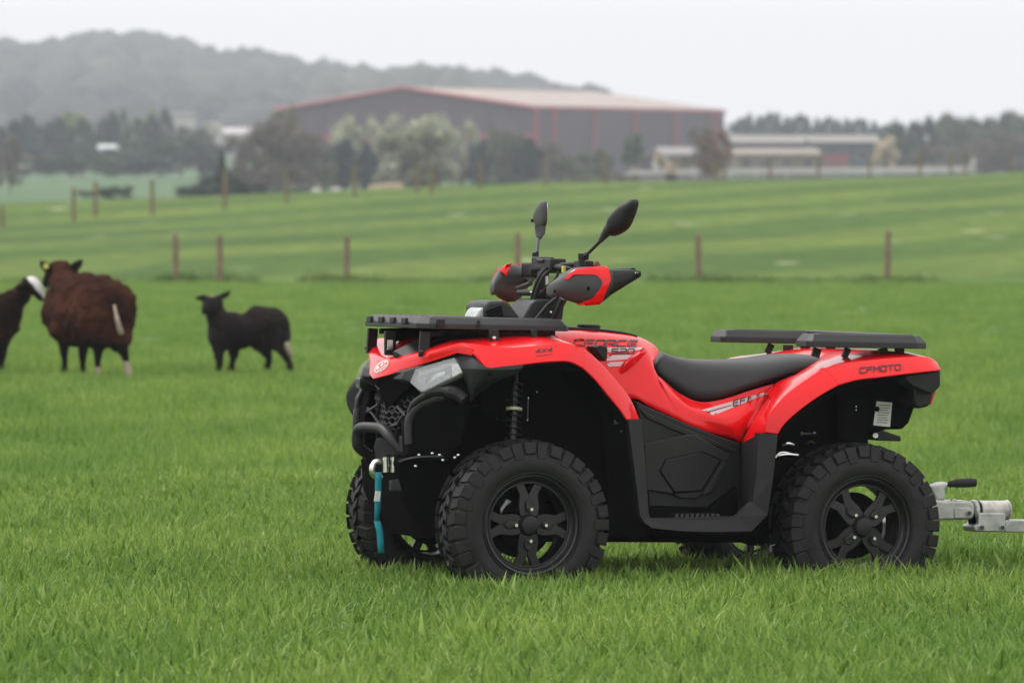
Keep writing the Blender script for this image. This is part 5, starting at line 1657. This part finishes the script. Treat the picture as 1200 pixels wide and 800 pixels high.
for i, (u, a, b, w, y, l, lb) in enumerate([
 (70, 178, 208, 60, 596, 'dark', 'broad hedge bush under the yellow-green crown on the left'),
 (125, 180, 208, 56, 597, 'green', 'greenish hedge bush just below the white cottage'),
 (176, 182, 208, 56, 596, 'slate', 'low hedge bush left of the near-black one'),
 (20, 180, 210, 60, 597, 'twig', 'brownish hedge bush at the left end of the valley field'),
 (12, 160, 228, 34, 430, 'twig', 'brown leafless bush at the left edge of the valley field'),
 (45, 172, 206, 70, 600, 'slate', 'dark hedge bush at the far left of the valley field'),
 (98, 172, 206, 66, 602, 'slate', 'dark hedge bush below the dark trees on the left'),
 (150, 176, 206, 66, 604, 'dark', 'dark hedge bush right below the white vehicle'),
 (200, 160, 206, 44, 600, 'dark', 'tall near-black bush closing the valley field hedge'),
 (238, 166, 206, 50, 598, 'slate', 'dark bush right of the near-black one')]):
    tree('hedge_bush', u, a, b, w, y, 'hedge' if l != 'twig' else 'bare', l, lb, 'bush', 'hedge behind the valley field', lift=0)
tree('hedge_bush', 134, 216.5, 236, 38, 330, 'hedge', 'dark', 'low dark clipped hedge standing in the valley field', 'bush', lift=0)
tree('hedge_bush', 98, 222, 232, 22, 340, 'hedge', 'grey', 'faint low bush left of the dark clipped hedge', 'bush', lift=0)
tree('evergreen_tree', 261, 176, 240, 26, 330, 'cone', 'pine', 'narrow dark evergreen rising from a spreading bush at the field edge')
tree('evergreen_tree', 256, 198, 246, 64, 328, 'round', 'pine', 'spreading dark bush around the foot of the narrow evergreen', 'bush', lift=0)
tree('evergreen_tree', 230, 213, 244, 46, 326, 'hedge', 'pine', 'low dark bush left of the narrow evergreen', 'bush', lift=0)
tree('evergreen_tree', 288, 211, 243, 50, 329, 'hedge', 'pine', 'low dark bush right of the narrow evergreen', 'bush', lift=0)
M2 = 'trees in front of the large shed'
for (n, u, a, b, w, y, k, l, lb) in [
 ('broadleaf_tree', 330, 124, 236, 58, 470, 'wide', 'olive', 'tree with yellowish top at the left corner of the large shed'),
 ('leafless_tree', 318, 142, 240, 100, 420, 'bare', 'twig', 'large brown leafless tree left of the blossom trees'),
 ('leafless_tree', 350, 150, 240, 80, 424, 'bare', 'twig', 'brown leafless tree just left of the blossom'),
 ('leafless_tree', 286, 160, 240, 60, 426, 'bare', 'twig', 'low brown leafless tree behind the narrow evergreen'),
 ('blossom_tree', 402, 137, 230, 46, 500, 'round', 'blossom', 'leftmost cream blossom tree before the gable of the shed'),
 ('blossom_tree', 428, 140, 230, 42, 502, 'round', 'blossom', 'small cream blossom tree second from the left'),
 ('blossom_tree', 459, 134, 230, 70, 500, 'round', 'blossom', 'broad cream blossom tree below the shed roof ridge'),
 ('blossom_tree', 503, 134, 230, 84, 498, 'wide', 'blossom', 'widest cream blossom tree before the shed'),
 ('blossom_tree', 541, 143, 230, 46, 501, 'round', 'blossom', 'rightmost cream blossom tree before the shed'),
 ('olive_tree', 486, 153, 238, 104, 440, 'wide', 'olive', 'rounded olive-green tree standing in front of the blossom'),
 ('broadleaf_tree', 396, 164, 238, 54, 450, 'round', 'slate', 'dark tree below the leftmost blossom'),
 ('broadleaf_tree', 372, 172, 238, 44, 445, 'round', 'grey', 'grey-green bush between the leafless tree and the blossom'),
 ('broadleaf_tree', 428, 168, 238, 34, 455, 'round', 'slate', 'dark tree below the second blossom'),
 ('broadleaf_tree', 560, 164, 232, 34, 470, 'round', 'slate', 'dark narrow tree right of the blossom'),
 ('broadleaf_tree', 592, 148, 230, 66, 480, 'wide', 'grey', 'large grey-green tree at the near corner of the shed'),
 ('broadleaf_tree', 618, 162, 230, 44, 470, 'round', 'slate', 'dark tree under the near corner of the shed'),
 ('leafless_tree', 648, 168, 228, 56, 480, 'bare', 'twig', 'thin leafless tree beneath the first red upright'),
 ('broadleaf_tree', 672, 180, 226, 50, 470, 'round', 'grey', 'grey-green bush beneath the second red upright'),
 ('broadleaf_tree', 700, 174, 224, 44, 478, 'round', 'grey', 'grey-green bush left of the round green bush'),
 ('round_bush', 741, 156, 205, 34, 500, 'round', 'mid', 'round green bush against the dark shed wall'),
 ('copper_tree', 838, 152, 216, 40, 420, 'round', 'copper', 'copper-leaved tree before the right end of the shed'),
 ('leafless_tree', 822, 150, 214, 46, 470, 'bare', 'twig', 'leafless tree just left of the copper-leaved one'),
 ('blossom_tree', 1037, 160, 208, 40, 520, 'round', 'blossom2', 'cream blossom tree right of the low long building'),
 ('leafless_tree', 1092, 172, 205, 70, 540, 'bare', 'twig', 'grey leafless thicket right of the cream blossom'),
 ]:
    if l == 'blossom2': LM['blossom2'] = leaf_mat('pale_blossom', (.50, .42, .30), .3)
    tree(n, u, a, b, w, y, k, l, lb, 'tree', M2)
for i, (u, a, w, l) in enumerate([(640, 206, 60, 'olive'), (688, 204, 60, 'olive'), (585, 208, 60, 'slate'), (730, 200, 40, 'olive'), (350, 214, 60, 'grey'), (450, 216, 50, 'olive')]):
    tree('hedge_bush', u, a, 238, w, 400, 'hedge', l, ['low olive bush left of the white railing', 'low olive bush at the foot of the shed', 'low dark bush below the shed corner', 'small olive bush where the white railing starts', 'low grey-green bush below the leafless trees', 'low olive bush below the rounded tree'][i], 'bush', 'low bushes behind the crest', lift=0)
# conifer row against the sky
cu = [866, 878, 889, 899, 911, 922, 934, 946, 957, 968, 981, 992, 1003, 1014, 1024, 1035]
ct = [138, 134, 137, 132, 133, 138, 134, 138, 139, 137, 141, 140, 139, 141, 143, 146]
for i, (u, t) in enumerate(zip(cu, ct)):
    tree('conifer', u, t, 190, 34 + (i * 7) % 9, 880 + (i * 37) % 60, 'cone' if i % 3 else 'round', 'pine', 'dark conifer in the row above the low building, %s from the left' % ORD[i], 'tree', 'conifers above the low building')
# broadleaf wood on the right
ru = [(1052, 140, 46), (1078, 136, 44), (1100, 134, 40), (1118, 131, 50), (1142, 135, 40), (1166, 131, 46), (1192, 128, 50), (1218, 126, 50), (1128, 142, 46), (1156, 146, 50), (1184, 148, 44), (1064, 150, 50), (1210, 150, 50)]
for i, (u, t, w) in enumerate(sorted(ru)):
    tree('broadleaf_tree', u, t, 212, w, 640 + (i * 53) % 90, 'round' if i % 2 else 'wide', ('dark', 'grey', 'slate')[i % 3], 'hazy tree in the wood at the right, %s from the left' % ORD[i], 'tree', 'wood at the right edge')
tree('leafless_tree', 1180, 156, 212, 70, 560, 'bare', 'twig', 'grey-brown leafless tree at the right edge before the wood', 'tree')
tree('leafless_tree', 1140, 168, 210, 60, 565, 'bare', 'twig', 'grey-brown leafless tree left of the one at the right edge', 'tree')

# far wooded hill: one mass of crowns, too far to count
def far_wood():
    rnd = random.Random(3)
    bmv, bmf, tone = [], [], []
    t = (1 + 5 ** .5) / 2
    base = [Vector(p).normalized() for p in ((-1, t, 0), (1, t, 0), (-1, -t, 0), (1, -t, 0), (0, -1, t), (0, 1, t), (0, -1, -t), (0, 1, -t), (t, 0, -1), (t, 0, 1), (-t, 0, -1), (-t, 0, 1))]
    bf = [(0, 11, 5), (0, 5, 1), (0, 1, 7), (0, 7, 10), (0, 10, 11), (1, 5, 9), (5, 11, 4), (11, 10, 2), (10, 7, 6), (7, 1, 8), (3, 9, 4), (3, 4, 2), (3, 2, 6), (3, 6, 8), (3, 8, 9), (4, 9, 5), (2, 4, 11), (6, 2, 10), (8, 6, 7), (9, 8, 1)]
    # one subdivision
    vs = list(base); cache = {}; fs = []
    def midp(a, b):
        k = (min(a, b), max(a, b))
        if k not in cache: cache[k] = len(vs); vs.append(((vs[a] + vs[b]) / 2).normalized())
        return cache[k]
    for a, b, c in bf:
        ab, bc, ca = midp(a, b), midp(b, c), midp(c, a)
        fs += [(a, ab, ca), (b, bc, ab), (c, ca, bc), (ab, bc, ca)]
    for _ in range(6000):
        y = rnd.uniform(1420, 2330)
        x = rnd.uniform(-.125, .014) * y
        g = ground(x, y)
        if g < 12: continue
        cl = noise.noise(Vector((x / 60, y / 200, 0)))
        r = rnd.uniform(5, 9) * (1 + .5 * cl)
        s = Vector((r, r, r * rnd.uniform(.8, 1.3)))
        k = len(bmv); c = Vector((x, y, g + s.z * .55)); tt = min(1, max(0, .5 + cl * .9 + rnd.gauss(0, .2)))
        for p in vs:
            q = p * (1 + .28 * noise.noise(p * 2.3 + c))
            bmv.append((c.x + q.x * s.x, c.y + q.y * s.y, c.z + q.z * s.z)); tone.append(tt)
        bmf.extend((a + k, b + k, d + k) for a, b, d in fs)
    me = bpy.data.meshes.new('woodland'); me.from_pydata(bmv, [], bmf); me.update()
    at = me.attributes.new('tone', 'FLOAT', 'POINT'); at.data.foreach_set('value', tone)
    m = leaf_mat('far_wood_foliage', (.052, .058, .044), .75); me.materials.append(m)
    me.polygons.foreach_set('use_smooth', [True] * len(me.polygons))
    o = bpy.data.objects.new('woodland', me); COL.objects.link(o)
    tag(o, 'hazy grey wood covering the distant hill', 'wood', kind='stuff')
far_wood()

# ------------------------------------------------------------------ buildings
M_dark = mat('dark_cladding', (.070, .042, .060), rough=.6, var=.08, vscale=.4)
M_dark2 = mat('bluish_cladding', (.060, .044, .055), rough=.6, var=.08, vscale=.4)
M_roofp = mat('pale_fibre_roof', (.40, .325, .29), rough=.8, var=.10, vscale=.5)
M_redt = mat('red_trim', (.34, .035, .06), rough=.5)
M_cream = mat('cream_wall', (.45, .43, .40), rough=.8, var=.1, vscale=.6)
M_lroof = mat('light_roof', (.23, .21, .20), rough=.7, var=.08, vscale=.5)
M_groof = mat('grey_roof', (.30, .27, .25), rough=.8, var=.1, vscale=.6)
M_stone = mat('brown_stone', (.19, .16, .13), rough=.9, var=.25, vscale=1.5)
M_win = mat('window_dark', (.03, .035, .04), rough=.15)
def V2(u, y, z): return Vector((u2x(u, y), y, z))
shed = empty('large_shed', (u2x(627, 700), 700, 5.5))
tag(shed, 'huge dark purple-grey shed with red trim and pale pinkish roof behind the trees', 'shed')
A = V2(627, 700, 0).xy; B = V2(328, 720, 0).xy; Cc = V2(848, 727, 0).xy
ez = v2z(126.5, 700); rz_ = v2z(105, 710); zb = 5.0
def pt(p, z): return Vector((p[0], p[1], z)) - shed.location
D = B + (Cc - A); mAB = (A + B) / 2; mCD = (Cc + D) / 2
def slab(nm, pts, th, m, par):
    n = (pts[1] - pts[0]).cross(pts[2] - pts[0]).normalized()
    return MB().prism([p - n * th / 2 for p in pts], n * th).build(nm, m, par, smooth=False)
def panels(nm, P0, P1, n, zfun, m, par, th=.12, loc=None):
    """cladding sheets side by side along a wall, each its own part, alternately 4 cm proud"""
    for i in range(n):
        a, b = i / n, (i + 1) / n
        p, q = P0.lerp(P1, a + .0008), P0.lerp(P1, b - .0008)
        dirn = (P1 - P0).normalized(); nn = Vector((dirn.y, -dirn.x)) * (.04 * (i % 2))
        vs = [Vector((p.x + nn.x, p.y + nn.y, zb)) - loc, Vector((q.x + nn.x, q.y + nn.y, zb)) - loc, Vector((q.x + nn.x, q.y + nn.y, zfun(b))) - loc]
        if zfun(a) != zfun(b) or True: vs.append(Vector((p.x + nn.x, p.y + nn.y, zfun(a))) - loc)
        slab(nm, vs, th, m, par)
gz = lambda t: ez + (rz_ - ez) * (1 - abs(t - .5) * 2)
panels('gable_panel', B, A, 12, gz, M_dark, shed, loc=shed.location)
panels('wall_panel', A, Cc, 10, lambda t: ez, M_dark2, shed, loc=shed.location)
panels('wall_panel', Cc, D, 8, gz, M_dark, shed, loc=shed.location)
panels('wall_panel', D, B, 8, lambda t: ez, M_dark2, shed, loc=shed.location)
ov = (A - Cc).normalized() * .8
for s0, s1 in ((A, Cc), (B, D)):
    m0, m1 = mAB, mCD
    for i in range(6):
        a, b = i / 6, (i + 1) / 6 - .002
        e0, e1 = s0.lerp(s1, a), s0.lerp(s1, b); r0, r1 = m0.lerp(m1, a), m0.lerp(m1, b)
        if i == 0: e0 = e0 + ov; r0 = r0 + ov
        slab('roof_sheet', [pt(e0, ez + .15), pt(e1, ez + .15), pt(r1, rz_ + .15), pt(r0, rz_ + .15)], .25, M_roofp, shed)
Ao, Bo, mo = A + ov, B + ov, mAB + ov
MB().tube([pt(Ao, ez + .1), pt(mo, rz_ + .2)], .22, 6).build('verge_trim', M_redt, shed)
MB().tube([pt(Bo, ez + .1), pt(mo, rz_ + .2)], .22, 6).build('verge_trim', M_redt, shed)
MB().tube([pt(Ao, ez), pt(Cc + (Cc - A) * .01, ez)], .16, 6).build('eaves_trim', M_redt, shed)
MB().tube([pt(Bo, ez + .0), pt(Bo, zb)], .28, 6).build('corner_trim', M_redt, shed)
for tt in (.0, .09, .30, .52, .735, .945):
    p = A.lerp(Cc, tt); nrm = (A - B).normalized() * -.12
    dn = (Cc - A).normalized(); nn = Vector((dn.y, -dn.x)) * .28
    MB().box(Vector((p.x + nn.x, p.y + nn.y, (zb + ez) / 2)) - shed.location, (.34, .3, ez - zb)).build('wall_upright', M_redt, shed, smooth=False)
# red band low on the gable
gd = (A - B).normalized(); gn = Vector((gd.y, -gd.x)) * .25
p, q = B + gn, A + gn
zb2 = v2z(160, 712)
slab('gable_band', [Vector((p.x, p.y, zb2 - .45)) - shed.location, Vector((q.x, q.y, zb2 - .45)) - shed.location, Vector((q.x, q.y, zb2 + .15)) - shed.location, Vector((p.x, p.y, zb2 + .15)) - shed.location], .1, M_redt, shed)

def building(name, label, u0, u1, ve, vr, vb, y, depth, mw, mr, roof='mono', par_=None, skew=0.0, nwin=0, winv=None, eaves=.4, cat='building'):
    x0, x1 = u2x(u0, y), u2x(u1, y); z0, ze, zr = v2z(vb, y), v2z(ve, y), v2z(vr, y)
    e = empty(name, ((x0 + x1) / 2, y, z0)); tag(e, label, cat)
    w = x1 - x0
    MB().box((0, depth / 2, (ze - z0) / 2), (w, depth, ze - z0)).build('walls', mw, e, smooth=False)
    zr -= z0; ze -= z0
    a = w / 2 + eaves
    if roof == 'long':     # ridge parallel to the view
        for s in (0, 1):
            y0_, y1_ = (-eaves, depth / 2) if s == 0 else (depth + eaves, depth / 2)
            slab('roof_slope', [Vector((-a, y0_, ze + .1)), Vector((a, y0_, ze + .1)), Vector((a, y1_, zr)), Vector((-a, y1_, zr))], .2, mr, e)
        for s in (-1, 1):
            MB().prism([(s * (w/2 - .02), 0, ze), (s * (w/2 - .02), depth, ze), (s * (w/2 - .02), depth / 2, zr - .2)], (-s * .15, 0, 0)).build('gable', mw, e, smooth=False)
    else:
        for s in (-1, 1):
            slab('roof_slope', [Vector((s * a, -eaves, ze + .1)), Vector((0, -eaves, zr)), Vector((0, depth + eaves, zr)), Vector((s * a, depth + eaves, ze + .1))], .2, mr, e)
        for yy in (.02, depth - .17):
            MB().prism([(-w/2, yy, ze), (w/2, yy, ze), (0, yy, zr - .2)], (0, .15, 0)).build('gable', mw, e, smooth=False)
    for i in range(nwin):
        xx = -w/2 + (i + .5) * w / nwin
        zz = (ze) * .62
        f = MB().box((xx, -.06, zz), (w / nwin * .45, .12, ze * .3)).build('window', M_lroof, e, smooth=False)
        MB().box((xx, -.14, zz), (w / nwin * .36, .05, ze * .24)).build('pane', M_win, f, smooth=False)
    return e
building('low_building', 'long low building with white roof and dark blue front right of the big shed', 858, 1030, 169, 158, 200, 640, 22, M_dark2, M_lroof, 'long', nwin=8)
building('workshop', 'flat-roofed workshop with pinkish eaves at the right end of the low building', 952, 1022, 168.5, 162, 204, 600, 10, mat('blue_black_front', (.05, .07, .09), rough=.5), M_lroof, 'long', nwin=3)
building('stone_barn', 'brown stone barn behind the white railing with a pale roof', 862, 958, 183, 174, 206, 560, 14, M_stone, mat('tan_roof', (.25, .22, .17), rough=.8, var=.15, vscale=.6), 'long', nwin=4)
building('lean_to_barn', 'low barn with light grey roof left of the copper tree', 776, 842, 183, 172.5, 204, 570, 16, M_stone, M_lroof, 'long')
building('small_barn', 'small dark barn with rounded brown roof left of the white railing corner', 752, 782, 186, 177, 206, 575, 10, M_dark, M_groof, 'gable')
building('farmhouse', 'cream farmhouse with pale gable in the far trees on the left', 238, 256, 152, 143, 168, 800, 9, M_cream, mat('buff_roof', (.55, .50, .44), rough=.8), 'gable', nwin=2)
building('white_barn', 'white roofed barns beside the cream farmhouse on the left', 254, 294, 158, 150, 170, 810, 14, M_cream, mat('white_roof', (.48, .45, .46), rough=.6), 'long')
building('white_shed', 'small white flat shed above the dark trees on the left', 204, 225, 136, 133, 150, 900, 8, M_cream, M_lroof, 'long')
building('white_van', 'pale cottage with white gable in the dark trees on the far left', 118, 132, 176, 170, 186, 625, 5, mat('bright_white_wall', (.85, .85, .84), rough=.5), mat('pale_grey_roof', (.50, .55, .55), rough=.6), 'long', cat='cottage').name = 'cottage'
# brick-red yard gate/container by the workshop
rb_ = building('red_container', 'low red container beside the workshop', 968, 994, 184, 183, 200, 552, 3, mat('red_container', (.22, .09, .09), rough=.6), M_redt, 'long', eaves=.05, cat='container')
# white railing of the yard
M_rail = mat('white_rail', (.50, .47, .46), rough=.5)
yr = 430
rail = empty('yard_railing', (u2x(735, yr), yr, v2z(214, yr))); tag(rail, 'broad white yard railing running behind the crest to the right', 'railing')
def RP(u, v): return Vector((u2x(u, yr), yr, v2z(v, yr))) - rail.location
def rbeam(nm, a, b, hh, m, th=.25):
    (u0, v0), (u1, v1) = a, b
    return MB().prism([RP(u0, v0), RP(u1, v1), RP(u1, v1 + hh), RP(u0, v0 + hh)], (0, th, 0)).build(nm, m, rail, smooth=False)
rbeam('sloping_rail', (711, 214), (738, 201), 3.6, M_rail)
rbeam('rail', (738, 200), (776, 199.2), 5.5, M_rail)
rbeam('rail', (776, 199), (1000, 196.5), 6.0, M_rail)
rbeam('rail', (1000, 196.5), (1140, 194.5), 7.0, M_rail)
rbeam('kick_board', (722, 212), (1140, 203), 9, mat('grey_board', (.16, .15, .15), rough=.8), .15)
for k in range(12):
    u = 742 + k * 36
    MB().box(RP(u, 206) + Vector((0, .35, 0)), (.14, .14, 1.4)).build('railing_post', M_rail, rail, smooth=False)
rbeam('end_post', (1138, 185), (1143, 185), 18, M_rail)
# excavator parked by the railing
ex = empty('excavator', (u2x(785, 415), 415, v2z(214, 415))); tag(ex, 'tan excavator with dark cab parked in front of the white railing', 'excavator')
def XP(u, v, dy=0): return Vector((u2x(u, 415), 415 + dy, v2z(v, 415))) - ex.location
M_tan = mat('tan_machine_paint', (.50, .36, .22), rough=.5, var=.15, vscale=2)
MB().prism([XP(779, 203), XP(793, 203), XP(794, 211), XP(779, 211)], (0, 1.8, 0)).build('track', M_rub, ex, bevel=.1)
MB().prism([XP(781, 194), XP(790, 193), XP(793, 204), XP(780, 204)], (0, 1.6, 0)).build('cab', M_tan, ex, bevel=.08)
MB().prism([XP(785, 195.5, -.03), XP(789, 195, -.03), XP(790.5, 200, -.03), XP(785, 200, -.03)], (0, .03, 0)).build('window', M_win, ex)
MB().tube([XP(784, 198, .6), XP(778, 186, .6), XP(771, 179, .6)], [.32, .26, .2], 8).build('boom', mat('dull_boom', (.28, .23, .16), rough=.6), ex)
MB().tube([XP(771, 179, .6), XP(768, 187, .6), XP(767, 192, .6)], [.18, .16, .12], 8).build('dipper_arm', M_tan, ex)
MB().prism([XP(764, 191, .2), XP(771, 191, .2), XP(773, 199, .2), XP(766, 200, .2)], (0, .8, 0)).build('bucket', M_rail, ex, bevel=.05)
# pale bags and feeders on the far verge
for i, (u, v, w, lb) in enumerate([(371, 224, 13, 'pale feed sack on the far verge, left of the two'), (394, 223, 12, 'pale feed sack on the far verge, right of the two')]):
    y = 300; c = Vector((u2x(u, y), y, v2z(v, y)))
    o = MB().ball((0, 0, 0), (w / FPX * y / 2, .3, .16), 12).build('feed_sack', M_cream); o.location = c; tag(o, lb, 'sack', 'sacks on the far verge')
o = MB().prism([V2(430, 320, v2z(217, 320)), V2(473, 320, v2z(214, 320)), V2(475, 320, v2z(228, 320)), V2(430, 320, v2z(228, 320))], (0, 1, 0)).build('earth_bank', mat('bare_earth', (.36, .27, .18), rough=.95, var=.2, vscale=1), None, smooth=False, bevel=.3)
tag(o, 'strip of bare tan earth showing past the crest below the rounded tree', 'earth bank')
# ------------------------------------------------------------------ haze
hb = MB().box((0, 1450, 50), (3000, 2960, 108))
hz = hb.build('haze', None, smooth=False)
hm = bpy.data.materials.new('haze'); hm.use_nodes = True
hn, hl = hm.node_tree.nodes, hm.node_tree.links
hn.clear()
ho = hn.new('ShaderNodeOutputMaterial'); hp = hn.new('ShaderNodeVolumePrincipled')
hp.inputs['Color'].default_value = (.84, .88, .95, 1)
hp.inputs['Density'].default_value = 0.00040
hp.inputs['Anisotropy'].default_value = 0.0
hl.new(hp.outputs[0], ho.inputs['Volume'])
hz.data.materials.append(hm)
tag(hz, 'pale haze lying over the valley and hill', 'haze', kind='stuff')
